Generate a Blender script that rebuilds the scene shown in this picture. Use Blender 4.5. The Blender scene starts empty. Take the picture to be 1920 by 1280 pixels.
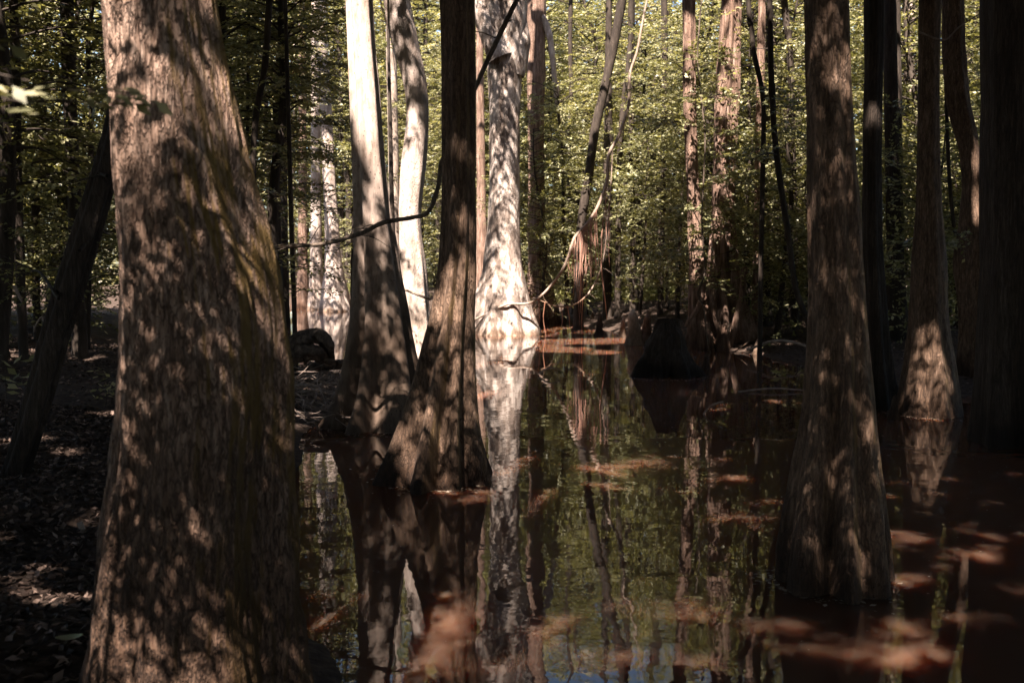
import bpy, math, random
import numpy as np
from mathutils import Vector

# ------------------------------------------------------------------ camera, sky, sun, exposure
SC = bpy.context.scene
COL = SC.collection
FPX, HY, EYE = 1867.0, 500.0, 1.6              # focal length and horizon row in photograph pixels, eye height in metres
PITCH = math.atan((640.0 - HY) / FPX)
cam_data = bpy.data.cameras.new("camera")
cam = bpy.data.objects.new("camera", cam_data)
COL.objects.link(cam)
cam_data.lens, cam_data.sensor_width = 35.0, 36.0
cam_data.clip_start, cam_data.clip_end = 0.05, 1500.0
cam.location = (0, 0, EYE)
cam.rotation_euler = (math.pi / 2 - PITCH, 0, 0)
cam_data.dof.use_dof = True
cam_data.dof.focus_distance = 8.5
cam_data.dof.aperture_fstop = 4.0
SC.camera = cam

SUN_EL, SUN_AZ = math.radians(55), math.radians(20)
S = np.array([-math.sin(SUN_AZ) * math.cos(SUN_EL), -math.cos(SUN_AZ) * math.cos(SUN_EL), math.sin(SUN_EL)])   # towards the sun

world = bpy.data.worlds.new("World")
SC.world = world
world.use_nodes = True
wn = world.node_tree
sky = wn.nodes.new("ShaderNodeTexSky")
sky.sky_type = 'NISHITA'
sky.sun_disc = False
sky.sun_elevation = SUN_EL
sky.sun_rotation = math.atan2(S[0], S[1])
wn.links.new(sky.outputs[0], wn.nodes["Background"].inputs[0])
wn.nodes["Background"].inputs[1].default_value = 0.05

sun_l = bpy.data.lights.new("sun", 'SUN')
sun_l.energy = 5.0
sun_l.angle = math.radians(0.5)
sun_l.color = (1.0, 0.875, 0.765)
sun_o = bpy.data.objects.new("sun", sun_l)
sun_o.rotation_euler = Vector(S).to_track_quat('Z', 'Y').to_euler()
sun_o.location = (-10, -20, 40)
COL.objects.link(sun_o)

SC.view_settings.view_transform = 'Standard'
SC.view_settings.look = 'None'
SC.view_settings.exposure = 2.7
SC.view_settings.gamma = 1.0
SC.render.engine = 'CYCLES'
cy = SC.cycles
cy.use_denoising = True
cy.max_bounces, cy.diffuse_bounces, cy.glossy_bounces, cy.transmission_bounces = 5, 2, 2, 3
cy.caustics_reflective = False
cy.caustics_refractive = False
cy.sample_clamp_indirect = 4.0

RNG = np.random.default_rng(11)

# ------------------------------------------------------------------ helpers
def W(px, py, d):
    """world point that the photograph shows at pixel (px, py), d metres in front of the viewpoint"""
    x, y = (px - 960.0) / FPX, -(py - 640.0) / FPX
    c, s = math.cos(PITCH), math.sin(PITCH)
    fy, fz = c + y * s, -s + y * c
    t = d / fy
    return np.array([x * t, d, EYE + fz * t])

def ground_d(py, z=0.0):
    return (EYE - z) * FPX / (py - HY)

def _hash(ix, iy, iz, seed):
    h = (ix * 374761393 + iy * 668265263 + iz * 1274126177 + seed * 974634777) & 0xFFFFFFFF
    h = ((h ^ (h >> 13)) * 1274126177) & 0xFFFFFFFF
    h = h ^ (h >> 16)
    return (h & 0xFFFF) / 65535.0

def vnoise(p, seed=0):
    p = np.asarray(p, dtype=np.float64)
    i = np.floor(p).astype(np.int64)
    f = p - i
    f = f * f * (3 - 2 * f)
    r = 0
    for dx in (0, 1):
        for dy in (0, 1):
            for dz in (0, 1):
                w = (f[:, 0] if dx else 1 - f[:, 0]) * (f[:, 1] if dy else 1 - f[:, 1]) * (f[:, 2] if dz else 1 - f[:, 2])
                r = r + w * _hash(i[:, 0] + dx, i[:, 1] + dy, i[:, 2] + dz, seed)
    return r * 2 - 1

def fbm(p, octaves=3, seed=0):
    r, a = 0, 1.0
    for o in range(octaves):
        r = r + a * vnoise(np.asarray(p) * 2.0 ** o, seed + o)
        a *= 0.5
    return r

def quad_mesh(name, V, F, mats, smooth=True, mat_idx=None):
    V = np.ascontiguousarray(V, dtype=np.float32)
    F = np.ascontiguousarray(F, dtype=np.int32)
    m = bpy.data.meshes.new(name)
    m.vertices.add(len(V))
    m.vertices.foreach_set("co", V.ravel())
    m.loops.add(F.size)
    m.loops.foreach_set("vertex_index", F.ravel())
    m.polygons.add(len(F))
    m.polygons.foreach_set("loop_start", np.arange(0, F.size, 4, dtype=np.int32))
    m.polygons.foreach_set("loop_total", np.full(len(F), 4, dtype=np.int32))
    if mat_idx is not None:
        m.polygons.foreach_set("material_index", np.asarray(mat_idx, dtype=np.int32))
    m.polygons.foreach_set("use_smooth", np.full(len(F), smooth, dtype=bool))
    m.update(calc_edges=True)
    m.validate()
    for x in (mats if isinstance(mats, (list, tuple)) else [mats]):
        m.materials.append(x)
    return m

class MB:
    def __init__(self):
        self.v, self.f, self.n = [], [], 0
    def add(self, V, F):
        self.v.append(np.asarray(V)); self.f.append(np.asarray(F) + self.n); self.n += len(V)
    def mesh(self, name, mat, smooth=True):
        return quad_mesh(name, np.concatenate(self.v), np.concatenate(self.f), mat, smooth)

def obj(name, mesh, parent=None, loc=(0, 0, 0)):
    o = bpy.data.objects.new(name, mesh)
    o.location = loc
    COL.objects.link(o)
    if parent is not None:
        o.parent = parent
    return o

def tag(o, label, cat, group=None, kind=None):
    if label: o["label"] = label
    if cat: o["category"] = cat
    if group: o["group"] = group
    if kind: o["kind"] = kind
    return o

def thing(name, label, cat, loc=(0, 0, 0), group=None):
    o = bpy.data.objects.new(name, None)
    o.location = loc
    o.empty_display_size = 0.2
    COL.objects.link(o)
    return tag(o, label, cat, group)

def resample(pts, n):
    """smooth curve (Catmull-Rom) through pts"""
    P = np.asarray(pts, dtype=float)
    if len(P) < 3:
        t = np.linspace(0, 1, n)[:, None]
        return P[0] * (1 - t) + P[-1] * t
    Q = np.vstack([2 * P[0] - P[1], P, 2 * P[-1] - P[-2]])
    u = np.linspace(0, len(P) - 1 - 1e-6, n)
    k = u.astype(int); t = (u - k)[:, None]
    a, b, c, d = Q[k], Q[k + 1], Q[k + 2], Q[k + 3]
    return 0.5 * (2 * b + (c - a) * t + (2 * a - 5 * b + 4 * c - d) * t ** 2 + (3 * b - a - 3 * c + d) * t ** 3)

def tube(pts, radii, nseg=6, n=None, wob=0.0, seed=0):
    P = resample(pts, n) if n else np.asarray(pts, dtype=float)
    R = np.interp(np.linspace(0, 1, len(P)), np.linspace(0, 1, len(np.atleast_1d(radii))), np.atleast_1d(radii))
    T = np.gradient(P, axis=0)
    T /= np.linalg.norm(T, axis=1)[:, None] + 1e-9
    ref = np.array([0.31, 0.17, 0.93]) if abs(T[:, 2]).mean() < 0.8 else np.array([0.93, 0.31, 0.17])
    A = np.cross(T, ref); A /= np.linalg.norm(A, axis=1)[:, None] + 1e-9
    B = np.cross(T, A)
    th = np.linspace(0, 2 * np.pi, nseg, endpoint=False)
    V = P[:, None, :] + R[:, None, None] * (np.cos(th)[None, :, None] * A[:, None, :] + np.sin(th)[None, :, None] * B[:, None, :])
    if wob:
        q = V.reshape(-1, 3)
        off = fbm(q / (R.mean() * 1.6), 2, seed)[:, None] * wob
        V = (P[:, None, :] + (V - P[:, None, :]) * (1 + off.reshape(len(P), nseg, 1)))
    V = V.reshape(-1, 3)
    return V, ring_faces(len(P), nseg)

def ring_faces(nr, ns):
    i = np.arange(nr - 1)[:, None] * ns
    j = np.arange(ns)[None, :]
    k = (j + 1) % ns
    return np.stack([i + j, i + k, i + ns + k, i + ns + j], -1).reshape(-1, 4)

# ------------------------------------------------------------------ materials
def new_mat(name):
    m = bpy.data.materials.new(name)
    m.use_nodes = True
    nt = m.node_tree
    return m, nt, nt.nodes["Principled BSDF"]

def N(nt, typ, **kw):
    n = nt.nodes.new(typ)
    for k, v in kw.items():
        if k in ("scale", "detail", "rough"):
            n.inputs[{"scale": "Scale", "detail": "Detail", "rough": "Roughness"}[k]].default_value = v
        else:
            setattr(n, k, v)
    return n

def ramp(nt, fac, stops):
    r = nt.nodes.new("ShaderNodeValToRGB")
    e = r.color_ramp.elements
    while len(e) < len(stops): e.new(0.5)
    for s, (p, c) in zip(e, stops):
        s.position = p
        s.color = (*c, 1) if len(c) == 3 else c
    nt.links.new(fac, r.inputs[0])
    return r.outputs[0]

def mixc(nt, fac, a, b, mode='MIX'):
    m = nt.nodes.new("ShaderNodeMix")
    m.data_type = 'RGBA'; m.blend_type = mode
    if isinstance(fac, (int, float)): m.inputs[0].default_value = fac
    else: nt.links.new(fac, m.inputs[0])
    for i, x in ((6, a), (7, b)):
        if isinstance(x, tuple): m.inputs[i].default_value = (*x, 1)
        else: nt.links.new(x, m.inputs[i])
    return m.outputs[2]

def math_n(nt, op, a, b=None, clamp=False):
    m = nt.nodes.new("ShaderNodeMath"); m.operation = op; m.use_clamp = clamp
    for i, x in enumerate((a, b)):
        if x is None: continue
        if isinstance(x, (int, float)): m.inputs[i].default_value = x
        else: nt.links.new(x, m.inputs[i])
    return m.outputs[0]

def mapped(nt, sc):
    tc = nt.nodes.new("ShaderNodeTexCoord")
    mp = nt.nodes.new("ShaderNodeMapping")
    mp.inputs["Scale"].default_value = sc
    nt.links.new(tc.outputs["Object"], mp.inputs[0])
    return mp.outputs[0], tc

def bark(name, dark, mid, light, freq=30.0, stretch=0.14, crack=0.6, speck=0.0, patch=0.0, moss=0.0, moss_side=(1, 0, 0), wet_shade=0.35, wet_shade_dark=0.28, bump=0.5, bdist=0.02, pale_patch=None):
    m, nt, p = new_mat(name)
    L = nt.links
    v, tc = mapped(nt, (1, 1, stretch))
    n1 = N(nt, "ShaderNodeTexNoise", scale=freq, detail=7.0, rough=0.62); L.new(v, n1.inputs[0])
    v2, _ = mapped(nt, (1, 1, max(stretch * 1.5, 0.12)))
    warp = N(nt, "ShaderNodeTexNoise", scale=6.0, detail=3.0, rough=0.5); L.new(v2, warp.inputs[0])
    vw = nt.nodes.new("ShaderNodeVectorMath"); vw.operation = 'MULTIPLY_ADD'
    L.new(warp.outputs["Color"], vw.inputs[0]); vw.inputs[1].default_value = (0.05, 0.05, 0.03); L.new(v2, vw.inputs[2])
    fis = N(nt, "ShaderNodeTexNoise", scale=freq * 0.62, detail=3.0, rough=0.55); L.new(vw.outputs[0], fis.inputs[0])
    fis2 = N(nt, "ShaderNodeTexNoise", scale=freq * 1.3, detail=2.0, rough=0.5); L.new(vw.outputs[0], fis2.inputs[0])
    ra = math_n(nt, 'ABSOLUTE', math_n(nt, 'SUBTRACT', fis.outputs[0], 0.5))
    rb = math_n(nt, 'ABSOLUTE', math_n(nt, 'SUBTRACT', fis2.outputs[0], 0.5))
    ck = ramp(nt, math_n(nt, 'MINIMUM', ra, math_n(nt, 'MULTIPLY', rb, 1.6)), [(0.0, (0, 0, 0)), (0.055, (1, 1, 1))])
    big_v, _ = mapped(nt, (1, 1, 0.6))
    big = N(nt, "ShaderNodeTexNoise", scale=2.6, detail=5.0, rough=0.6); L.new(big_v, big.inputs[0])
    base = ramp(nt, n1.outputs[0], [(0.28, dark), (0.50, mid), (0.72, light)])
    tone = ramp(nt, big.outputs[0], [(0.32, (0.52, 0.49, 0.455)), (0.62, (1.0, 1.0, 1.0))])
    col = mixc(nt, 1.0, base, tone, 'MULTIPLY')
    ckd = math_n(nt, 'MULTIPLY', math_n(nt, 'SUBTRACT', 1.0, ck), crack)
    col = mixc(nt, ckd, col, tuple(c * 0.55 for c in dark))
    if pale_patch:
        pn = N(nt, "ShaderNodeTexNoise", scale=5.0, detail=6.0, rough=0.7)
        pv, _ = mapped(nt, (1, 1, 0.35)); L.new(pv, pn.inputs[0])
        f = ramp(nt, pn.outputs[0], [(0.47, (0, 0, 0)), (0.56, (1, 1, 1))])
        col = mixc(nt, math_n(nt, 'MULTIPLY', f, 0.8), col, pale_patch)
    if speck:
        sv, _ = mapped(nt, (1, 1, 0.7))
        sp = N(nt, "ShaderNodeTexVoronoi", scale=speck); L.new(sv, sp.inputs["Vector"])
        sn = N(nt, "ShaderNodeTexNoise", scale=2.0, detail=2.0); L.new(sv, sn.inputs[0])
        thr = ramp(nt, sn.outputs[0], [(0.4, (0.05, 0.05, 0.05)), (0.7, (0.26, 0.26, 0.26))])
        f = math_n(nt, 'LESS_THAN', sp.outputs["Distance"], thr)
        col = mixc(nt, math_n(nt, 'MULTIPLY', f, 0.8), col, tuple(c * 0.6 for c in dark))
    geo = nt.nodes.new("ShaderNodeNewGeometry")
    if moss:
        d = nt.nodes.new("ShaderNodeVectorMath"); d.operation = 'DOT_PRODUCT'
        L.new(geo.outputs["Normal"], d.inputs[0]); d.inputs[1].default_value = moss_side
        mn = N(nt, "ShaderNodeTexNoise", scale=7.0, detail=6.0, rough=0.65); L.new(big_v, mn.inputs[0])
        s = math_n(nt, 'ADD', math_n(nt, 'MULTIPLY', d.outputs["Value"], 0.5), math_n(nt, 'MULTIPLY', mn.outputs[0], 0.9))
        f = ramp(nt, s, [(0.74, (0, 0, 0)), (0.94, (1, 1, 1))])
        col = mixc(nt, math_n(nt, 'MULTIPLY', f, moss), col, (0.27, 0.165, 0.04))
    # dark foot above the waterline: flood stain together with painted shade
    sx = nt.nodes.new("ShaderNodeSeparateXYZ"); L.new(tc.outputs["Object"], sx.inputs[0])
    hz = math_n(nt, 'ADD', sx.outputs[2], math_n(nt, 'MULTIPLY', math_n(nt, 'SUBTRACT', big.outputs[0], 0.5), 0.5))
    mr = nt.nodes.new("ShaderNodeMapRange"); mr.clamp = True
    L.new(hz, mr.inputs[0]); mr.inputs[1].default_value = wet_shade * 0.25; mr.inputs[2].default_value = wet_shade
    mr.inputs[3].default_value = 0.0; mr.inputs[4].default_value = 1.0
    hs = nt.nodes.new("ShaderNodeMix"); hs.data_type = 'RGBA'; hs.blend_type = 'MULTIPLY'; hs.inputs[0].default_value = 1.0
    L.new(col, hs.inputs[6]); L.new(mixc(nt, mr.outputs[0], (wet_shade_dark * 1.06, wet_shade_dark * 0.90, wet_shade_dark * 0.76), (1.0, 1.0, 1.0)), hs.inputs[7])
    L.new(hs.outputs[2], p.inputs["Base Color"])
    p.inputs["Roughness"].default_value = 0.85
    p.inputs["Specular IOR Level"].default_value = 0.25
    fine = N(nt, "ShaderNodeTexNoise", scale=freq * 4, detail=4.0, rough=0.6)
    fv, _ = mapped(nt, (1, 1, max(0.4, stretch * 2))); L.new(fv, fine.inputs[0])
    hgt = math_n(nt, 'ADD', math_n(nt, 'ADD', n1.outputs[0], math_n(nt, 'MULTIPLY', ck, crack)), math_n(nt, 'MULTIPLY', fine.outputs[0], 0.35))
    b = nt.nodes.new("ShaderNodeBump"); b.inputs["Strength"].default_value = bump; b.inputs["Distance"].default_value = bdist
    L.new(hgt, b.inputs["Height"]); L.new(b.outputs[0], p.inputs["Normal"])
    return m

M = {}
M['fg'] = bark('bark_foreground', (0.145, 0.083, 0.056), (0.48, 0.322, 0.246), (0.72, 0.53, 0.43), freq=64, stretch=0.16, crack=0.75, moss=0.9, wet_shade=2.0, wet_shade_dark=0.22, bump=0.85, bdist=0.03)
M['cyp'] = bark('bark_cypress', (0.055, 0.033, 0.022), (0.15, 0.094, 0.063), (0.27, 0.185, 0.138), freq=44, stretch=0.16, crack=0.7, moss=0.25, wet_shade=0.45, wet_shade_dark=0.3, bump=0.6)
M['cypdark'] = bark('bark_cypress_dark', (0.02, 0.014, 0.011), (0.05, 0.036, 0.028), (0.10, 0.074, 0.06), freq=46, stretch=0.08, crack=0.6, wet_shade=0.4, wet_shade_dark=0.3, bump=0.7)
M['tup'] = bark('bark_tupelo', (0.18, 0.138, 0.11), (0.33, 0.265, 0.22), (0.45, 0.375, 0.33), freq=26, stretch=0.3, crack=0.12, speck=26, wet_shade=0.75, wet_shade_dark=0.35, bump=0.35)
M['tup2'] = bark('bark_tupelo_pale', (0.24, 0.18, 0.148), (0.45, 0.36, 0.31), (0.57, 0.475, 0.42), freq=26, stretch=0.3, crack=0.12, speck=26, wet_shade=3.4, wet_shade_dark=0.22, bump=0.35)  # dark lower trunk is mostly shade painted into the bark colour
M['pale'] = bark('bark_pale', (0.28, 0.215, 0.18), (0.45, 0.365, 0.32), (0.56, 0.48, 0.43), freq=18, stretch=0.3, crack=0.22, speck=15, wet_shade=0.12, wet_shade_dark=0.55, bump=0.6, bdist=0.03)
M['flaky'] = bark('bark_flaky', (0.13, 0.098, 0.08), (0.25, 0.195, 0.165), (0.37, 0.30, 0.26), freq=12, stretch=0.35, crack=0.2, speck=12, pale_patch=(0.50, 0.425, 0.38), wet_shade=0.2, wet_shade_dark=0.6, bump=0.6, bdist=0.04)
M['red'] = bark('bark_reddish', (0.09, 0.05, 0.036), (0.25, 0.16, 0.12), (0.42, 0.30, 0.245), freq=22, stretch=0.07, crack=0.5, wet_shade=0.5, wet_shade_dark=0.4, bump=0.8, bdist=0.03)
M['far'] = bark('bark_thicket', (0.018, 0.013, 0.010), (0.042, 0.031, 0.024), (0.085, 0.065, 0.052), freq=16, stretch=0.2, crack=0.3, wet_shade=0.1, wet_shade_dark=0.6, bump=0.4)
M['twig'] = bark('bark_twig', (0.05, 0.037, 0.028), (0.12, 0.09, 0.07), (0.20, 0.155, 0.125), freq=30, stretch=0.4, crack=0.2, wet_shade=0.01, wet_shade_dark=0.9, bump=0.4)
M['vine'] = bark('bark_vine', (0.16, 0.11, 0.085), (0.33, 0.25, 0.20), (0.46, 0.37, 0.31), freq=30, stretch=0.5, crack=0.2, wet_shade=0.01, wet_shade_dark=0.9, bump=0.4)
M['root'] = bark('aerial_root_skin', (0.2, 0.10, 0.072), (0.36, 0.20, 0.15), (0.48, 0.30, 0.24), freq=30, stretch=0.2, crack=0.1, wet_shade=0.01, wet_shade_dark=0.9, bump=0.2)

def leaf_mat(name, stops, trans=0.35, rough=0.5):
    m, nt, p = new_mat(name)
    L = nt.links
    g = nt.nodes.new("ShaderNodeNewGeometry")
    oi = nt.nodes.new("ShaderNodeObjectInfo")
    f = math_n(nt, 'ADD', math_n(nt, 'MULTIPLY', g.outputs["Random Per Island"], 0.8), math_n(nt, 'MULTIPLY', oi.outputs["Random"], 0.2))
    c = ramp(nt, f, stops)
    L.new(c, p.inputs["Base Color"])
    p.inputs["Roughness"].default_value = rough
    p.inputs["Specular IOR Level"].default_value = 0.35
    t = nt.nodes.new("ShaderNodeBsdfTranslucent")
    L.new(mixc(nt, 1.0, c, (1.15, 1.1, 0.55), 'MULTIPLY'), t.inputs[0])
    mx = nt.nodes.new("ShaderNodeMixShader"); mx.inputs[0].default_value = trans
    L.new(p.outputs[0], mx.inputs[1]); L.new(t.outputs[0], mx.inputs[2])
    L.new(mx.outputs[0], nt.nodes["Material Output"].inputs[0])
    return m
M['leaf'] = leaf_mat('leaf_green', [(0.0, (0.075, 0.080, 0.034)), (0.5, (0.165, 0.164, 0.078)), (0.8, (0.29, 0.275, 0.15)), (1.0, (0.52, 0.48, 0.31))], 0.42, 0.4)
M['leaf2'] = leaf_mat('leaf_yellow_green', [(0.0, (0.11, 0.112, 0.052)), (0.5, (0.24, 0.232, 0.13)), (1.0, (0.50, 0.46, 0.30))], 0.45, 0.4)
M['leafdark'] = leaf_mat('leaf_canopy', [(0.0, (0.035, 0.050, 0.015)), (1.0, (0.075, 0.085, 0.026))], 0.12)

def simple_mat(name, stops, scale=8, rough=0.9, bump=0.0, island=False):
    m, nt, p = new_mat(name)
    if island:
        f = nt.nodes.new("ShaderNodeNewGeometry").outputs["Random Per Island"]
    else:
        v, _ = mapped(nt, (1, 1, 1))
        n = N(nt, "ShaderNodeTexNoise", scale=scale, detail=8.0, rough=0.65); nt.links.new(v, n.inputs[0])
        f = n.outputs[0]
        if bump:
            b = nt.nodes.new("ShaderNodeBump"); b.inputs["Strength"].default_value = bump; b.inputs["Distance"].default_value = 0.03
            nt.links.new(f, b.inputs["Height"]); nt.links.new(b.outputs[0], p.inputs["Normal"])
    nt.links.new(ramp(nt, f, stops), p.inputs["Base Color"])
    p.inputs["Roughness"].default_value = rough
    p.inputs["Specular IOR Level"].default_value = 0.2
    return m
M['soil'] = simple_mat('forest_soil', [(0.3, (0.02, 0.013, 0.01)), (0.52, (0.05, 0.034, 0.026)), (0.75, (0.11, 0.078, 0.06))], 14, 0.95, 0.8)
M['litter'] = simple_mat('dead_leaf', [(0.0, (0.02, 0.013, 0.010)), (0.7, (0.06, 0.039, 0.030)), (1.0, (0.27, 0.19, 0.155))], island=True, rough=0.7)
M['grass'] = leaf_mat('grass_blade', [(0.0, (0.09, 0.11, 0.03)), (1.0, (0.24, 0.23, 0.08))], 0.4)
M['float'] = simple_mat('floating_leaf', [(0.3, (0.30, 0.33, 0.20)), (0.7, (0.45, 0.45, 0.30))], 20, 0.45)
M['speck'] = simple_mat('pond_speck', [(0.0, (0.07, 0.048, 0.034)), (0.7, (0.2, 0.145, 0.105)), (1.0, (0.55, 0.45, 0.36))], island=True, rough=0.6)
M['log'] = bark('bark_dead_log', (0.03, 0.022, 0.018), (0.08, 0.06, 0.05), (0.15, 0.115, 0.095), freq=18, stretch=0.6, crack=0.5, wet_shade=0.01, wet_shade_dark=0.9, bump=0.8)
M['stick'] = simple_mat('dead_stick', [(0.3, (0.10, 0.07, 0.055)), (0.7, (0.32, 0.25, 0.21))], 9, 0.85)

def water_mat():
    m, nt, p = new_mat('swamp_water')
    L = nt.links
    p.inputs["Base Color"].default_value = (0.105, 0.052, 0.033, 1)
    p.inputs["Subsurface Weight"].default_value = 1.0
    p.inputs["Subsurface Radius"].default_value = (0.6, 0.28, 0.15)
    p.inputs["Subsurface Scale"].default_value = 1.0
    p.inputs["Roughness"].default_value = 0.015
    p.inputs["IOR"].default_value = 1.33
    tc = nt.nodes.new("ShaderNodeTexCoord")
    n1 = N(nt, "ShaderNodeTexNoise", scale=2.2, detail=2.0, rough=0.5); L.new(tc.outputs["Object"], n1.inputs[0])
    n2 = N(nt, "ShaderNodeTexNoise", scale=9.0, detail=2.0, rough=0.5); L.new(tc.outputs["Object"], n2.inputs[0])
    zone = N(nt, "ShaderNodeTexNoise", scale=0.35, detail=1.0); L.new(tc.outputs["Object"], zone.inputs[0])
    zf = ramp(nt, zone.outputs[0], [(0.4, (0.25, 0.25, 0.25)), (0.62, (1, 1, 1))])
    # rings spreading on the quiet surface
    rp = W(955, 772, ground_d(772))
    sv = nt.nodes.new("ShaderNodeVectorMath"); sv.operation = 'DISTANCE'
    L.new(tc.outputs["Object"], sv.inputs[0]); sv.inputs[1].default_value = (rp[0], rp[1], 0)
    ring = math_n(nt, 'SINE', math_n(nt, 'MULTIPLY', sv.outputs["Value"], 42.0))
    fall = nt.nodes.new("ShaderNodeMapRange"); fall.inputs[1].default_value = 0.1; fall.inputs[2].default_value = 0.9
    fall.inputs[3].default_value = 1.0; fall.inputs[4].default_value = 0.0
    L.new(sv.outputs["Value"], fall.inputs[0])
    h = math_n(nt, 'ADD', math_n(nt, 'MULTIPLY', n1.outputs[0], 1.0), math_n(nt, 'MULTIPLY', n2.outputs[0], 0.16))
    h = math_n(nt, 'MULTIPLY', h, zf)
    h = math_n(nt, 'ADD', h, math_n(nt, 'MULTIPLY', math_n(nt, 'MULTIPLY', ring, fall.outputs[0]), 0.03))
    b = nt.nodes.new("ShaderNodeBump"); b.inputs["Strength"].default_value = 1.0; b.inputs["Distance"].default_value = 0.0035
    L.new(h, b.inputs["Height"]); L.new(b.outputs[0], p.inputs["Normal"])
    return m
M['water'] = water_mat()

# ------------------------------------------------------------------ ground and water
POLY = np.array([(-0.55, -3.5), (-0.80, 3), (-1.4, 6), (-2.05, 9.5), (-2.25, 12), (-2.45, 14.5), (-4.2, 16.5), (-6, 22), (-9, 34), (-9.5, 42), (-5, 44),
                 (-3, 38), (-1, 33), (1.0, 30.5), (2.2, 26), (3.05, 22.5), (3.85, 19.8), (4.45, 18.2), (4.8, 16), (5.3, 13), (6.2, 11.5), (9, 10.5), (12, 8), (12, -3.5)])

def bank_dist(x, y):
    """distance to the waterline, positive on land"""
    d = np.full(x.shape, 1e9); inside = np.zeros(x.shape, bool)
    n = len(POLY)
    for i in range(n):
        a, b = POLY[i], POLY[(i + 1) % n]
        ab = b - a
        t = np.clip(((x - a[0]) * ab[0] + (y - a[1]) * ab[1]) / (ab @ ab), 0, 1)
        d = np.minimum(d, np.hypot(x - a[0] - t * ab[0], y - a[1] - t * ab[1]))
        c = ((a[1] > y) != (b[1] > y)) & (x < (b[0] - a[0]) * (y - a[1]) / (b[1] - a[1] + 1e-12) + a[0])
        inside ^= c
    return np.where(inside, -d, d)

def height(x, y):
    x = np.asarray(x, float); y = np.asarray(y, float)
    p = np.stack([x, y, np.zeros_like(x)], -1).reshape(-1, 3)
    nz = fbm(p * 0.9, 3, 5).reshape(x.shape)
    sd = bank_dist(x, y) + 0.22 * fbm(p * 0.8, 3, 9).reshape(x.shape)
    land = 0.40 * (1 - np.exp(-np.clip(sd, 0, None) / 1.3)) + 0.012 * np.clip(sd, 0, 25) + 0.07 * nz * np.clip(sd, 0, 1)
    bed = np.maximum(-0.7, 0.45 * sd)
    return np.where(sd > 0, land, bed)

def build_ground():
    xs = np.unique(np.concatenate([np.linspace(-400, -16, 30), np.arange(-16, 16, 0.13), np.linspace(16, 400, 30)]))
    ys = np.unique(np.concatenate([np.linspace(-200, -4, 20), np.arange(-4, 46, 0.15), np.linspace(46, 600, 40)]))
    X, Y = np.meshgrid(xs, ys)
    Z = height(X, Y)
    V = np.stack([X, Y, Z], -1).reshape(-1, 3)
    nx, ny = len(xs), len(ys)
    i = np.arange(ny - 1)[:, None] * nx; j = np.arange(nx - 1)[None, :]
    F = np.stack([i + j, i + j + 1, i + nx + j + 1, i + nx + j], -1).reshape(-1, 4)
    o = obj('ground', quad_mesh('ground', V, F, M['soil']))
    tag(o, None, None, kind='structure')
    w = quad_mesh('water', [(-12, -4.4, 0), (14, -4.4, 0), (14, 46, 0), (-12, 46, 0)], [(0, 1, 2, 3)], M['water'], False)
    tag(obj('water', w), None, None, kind='structure')
build_ground()

def gz(x, y):
    return float(height(np.array([x]), np.array([y]))[0])

# ------------------------------------------------------------------ trees whose trunks the photograph shows
TREES = []                                      # (root, x, y) of every tree that can carry part of the canopy

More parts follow.
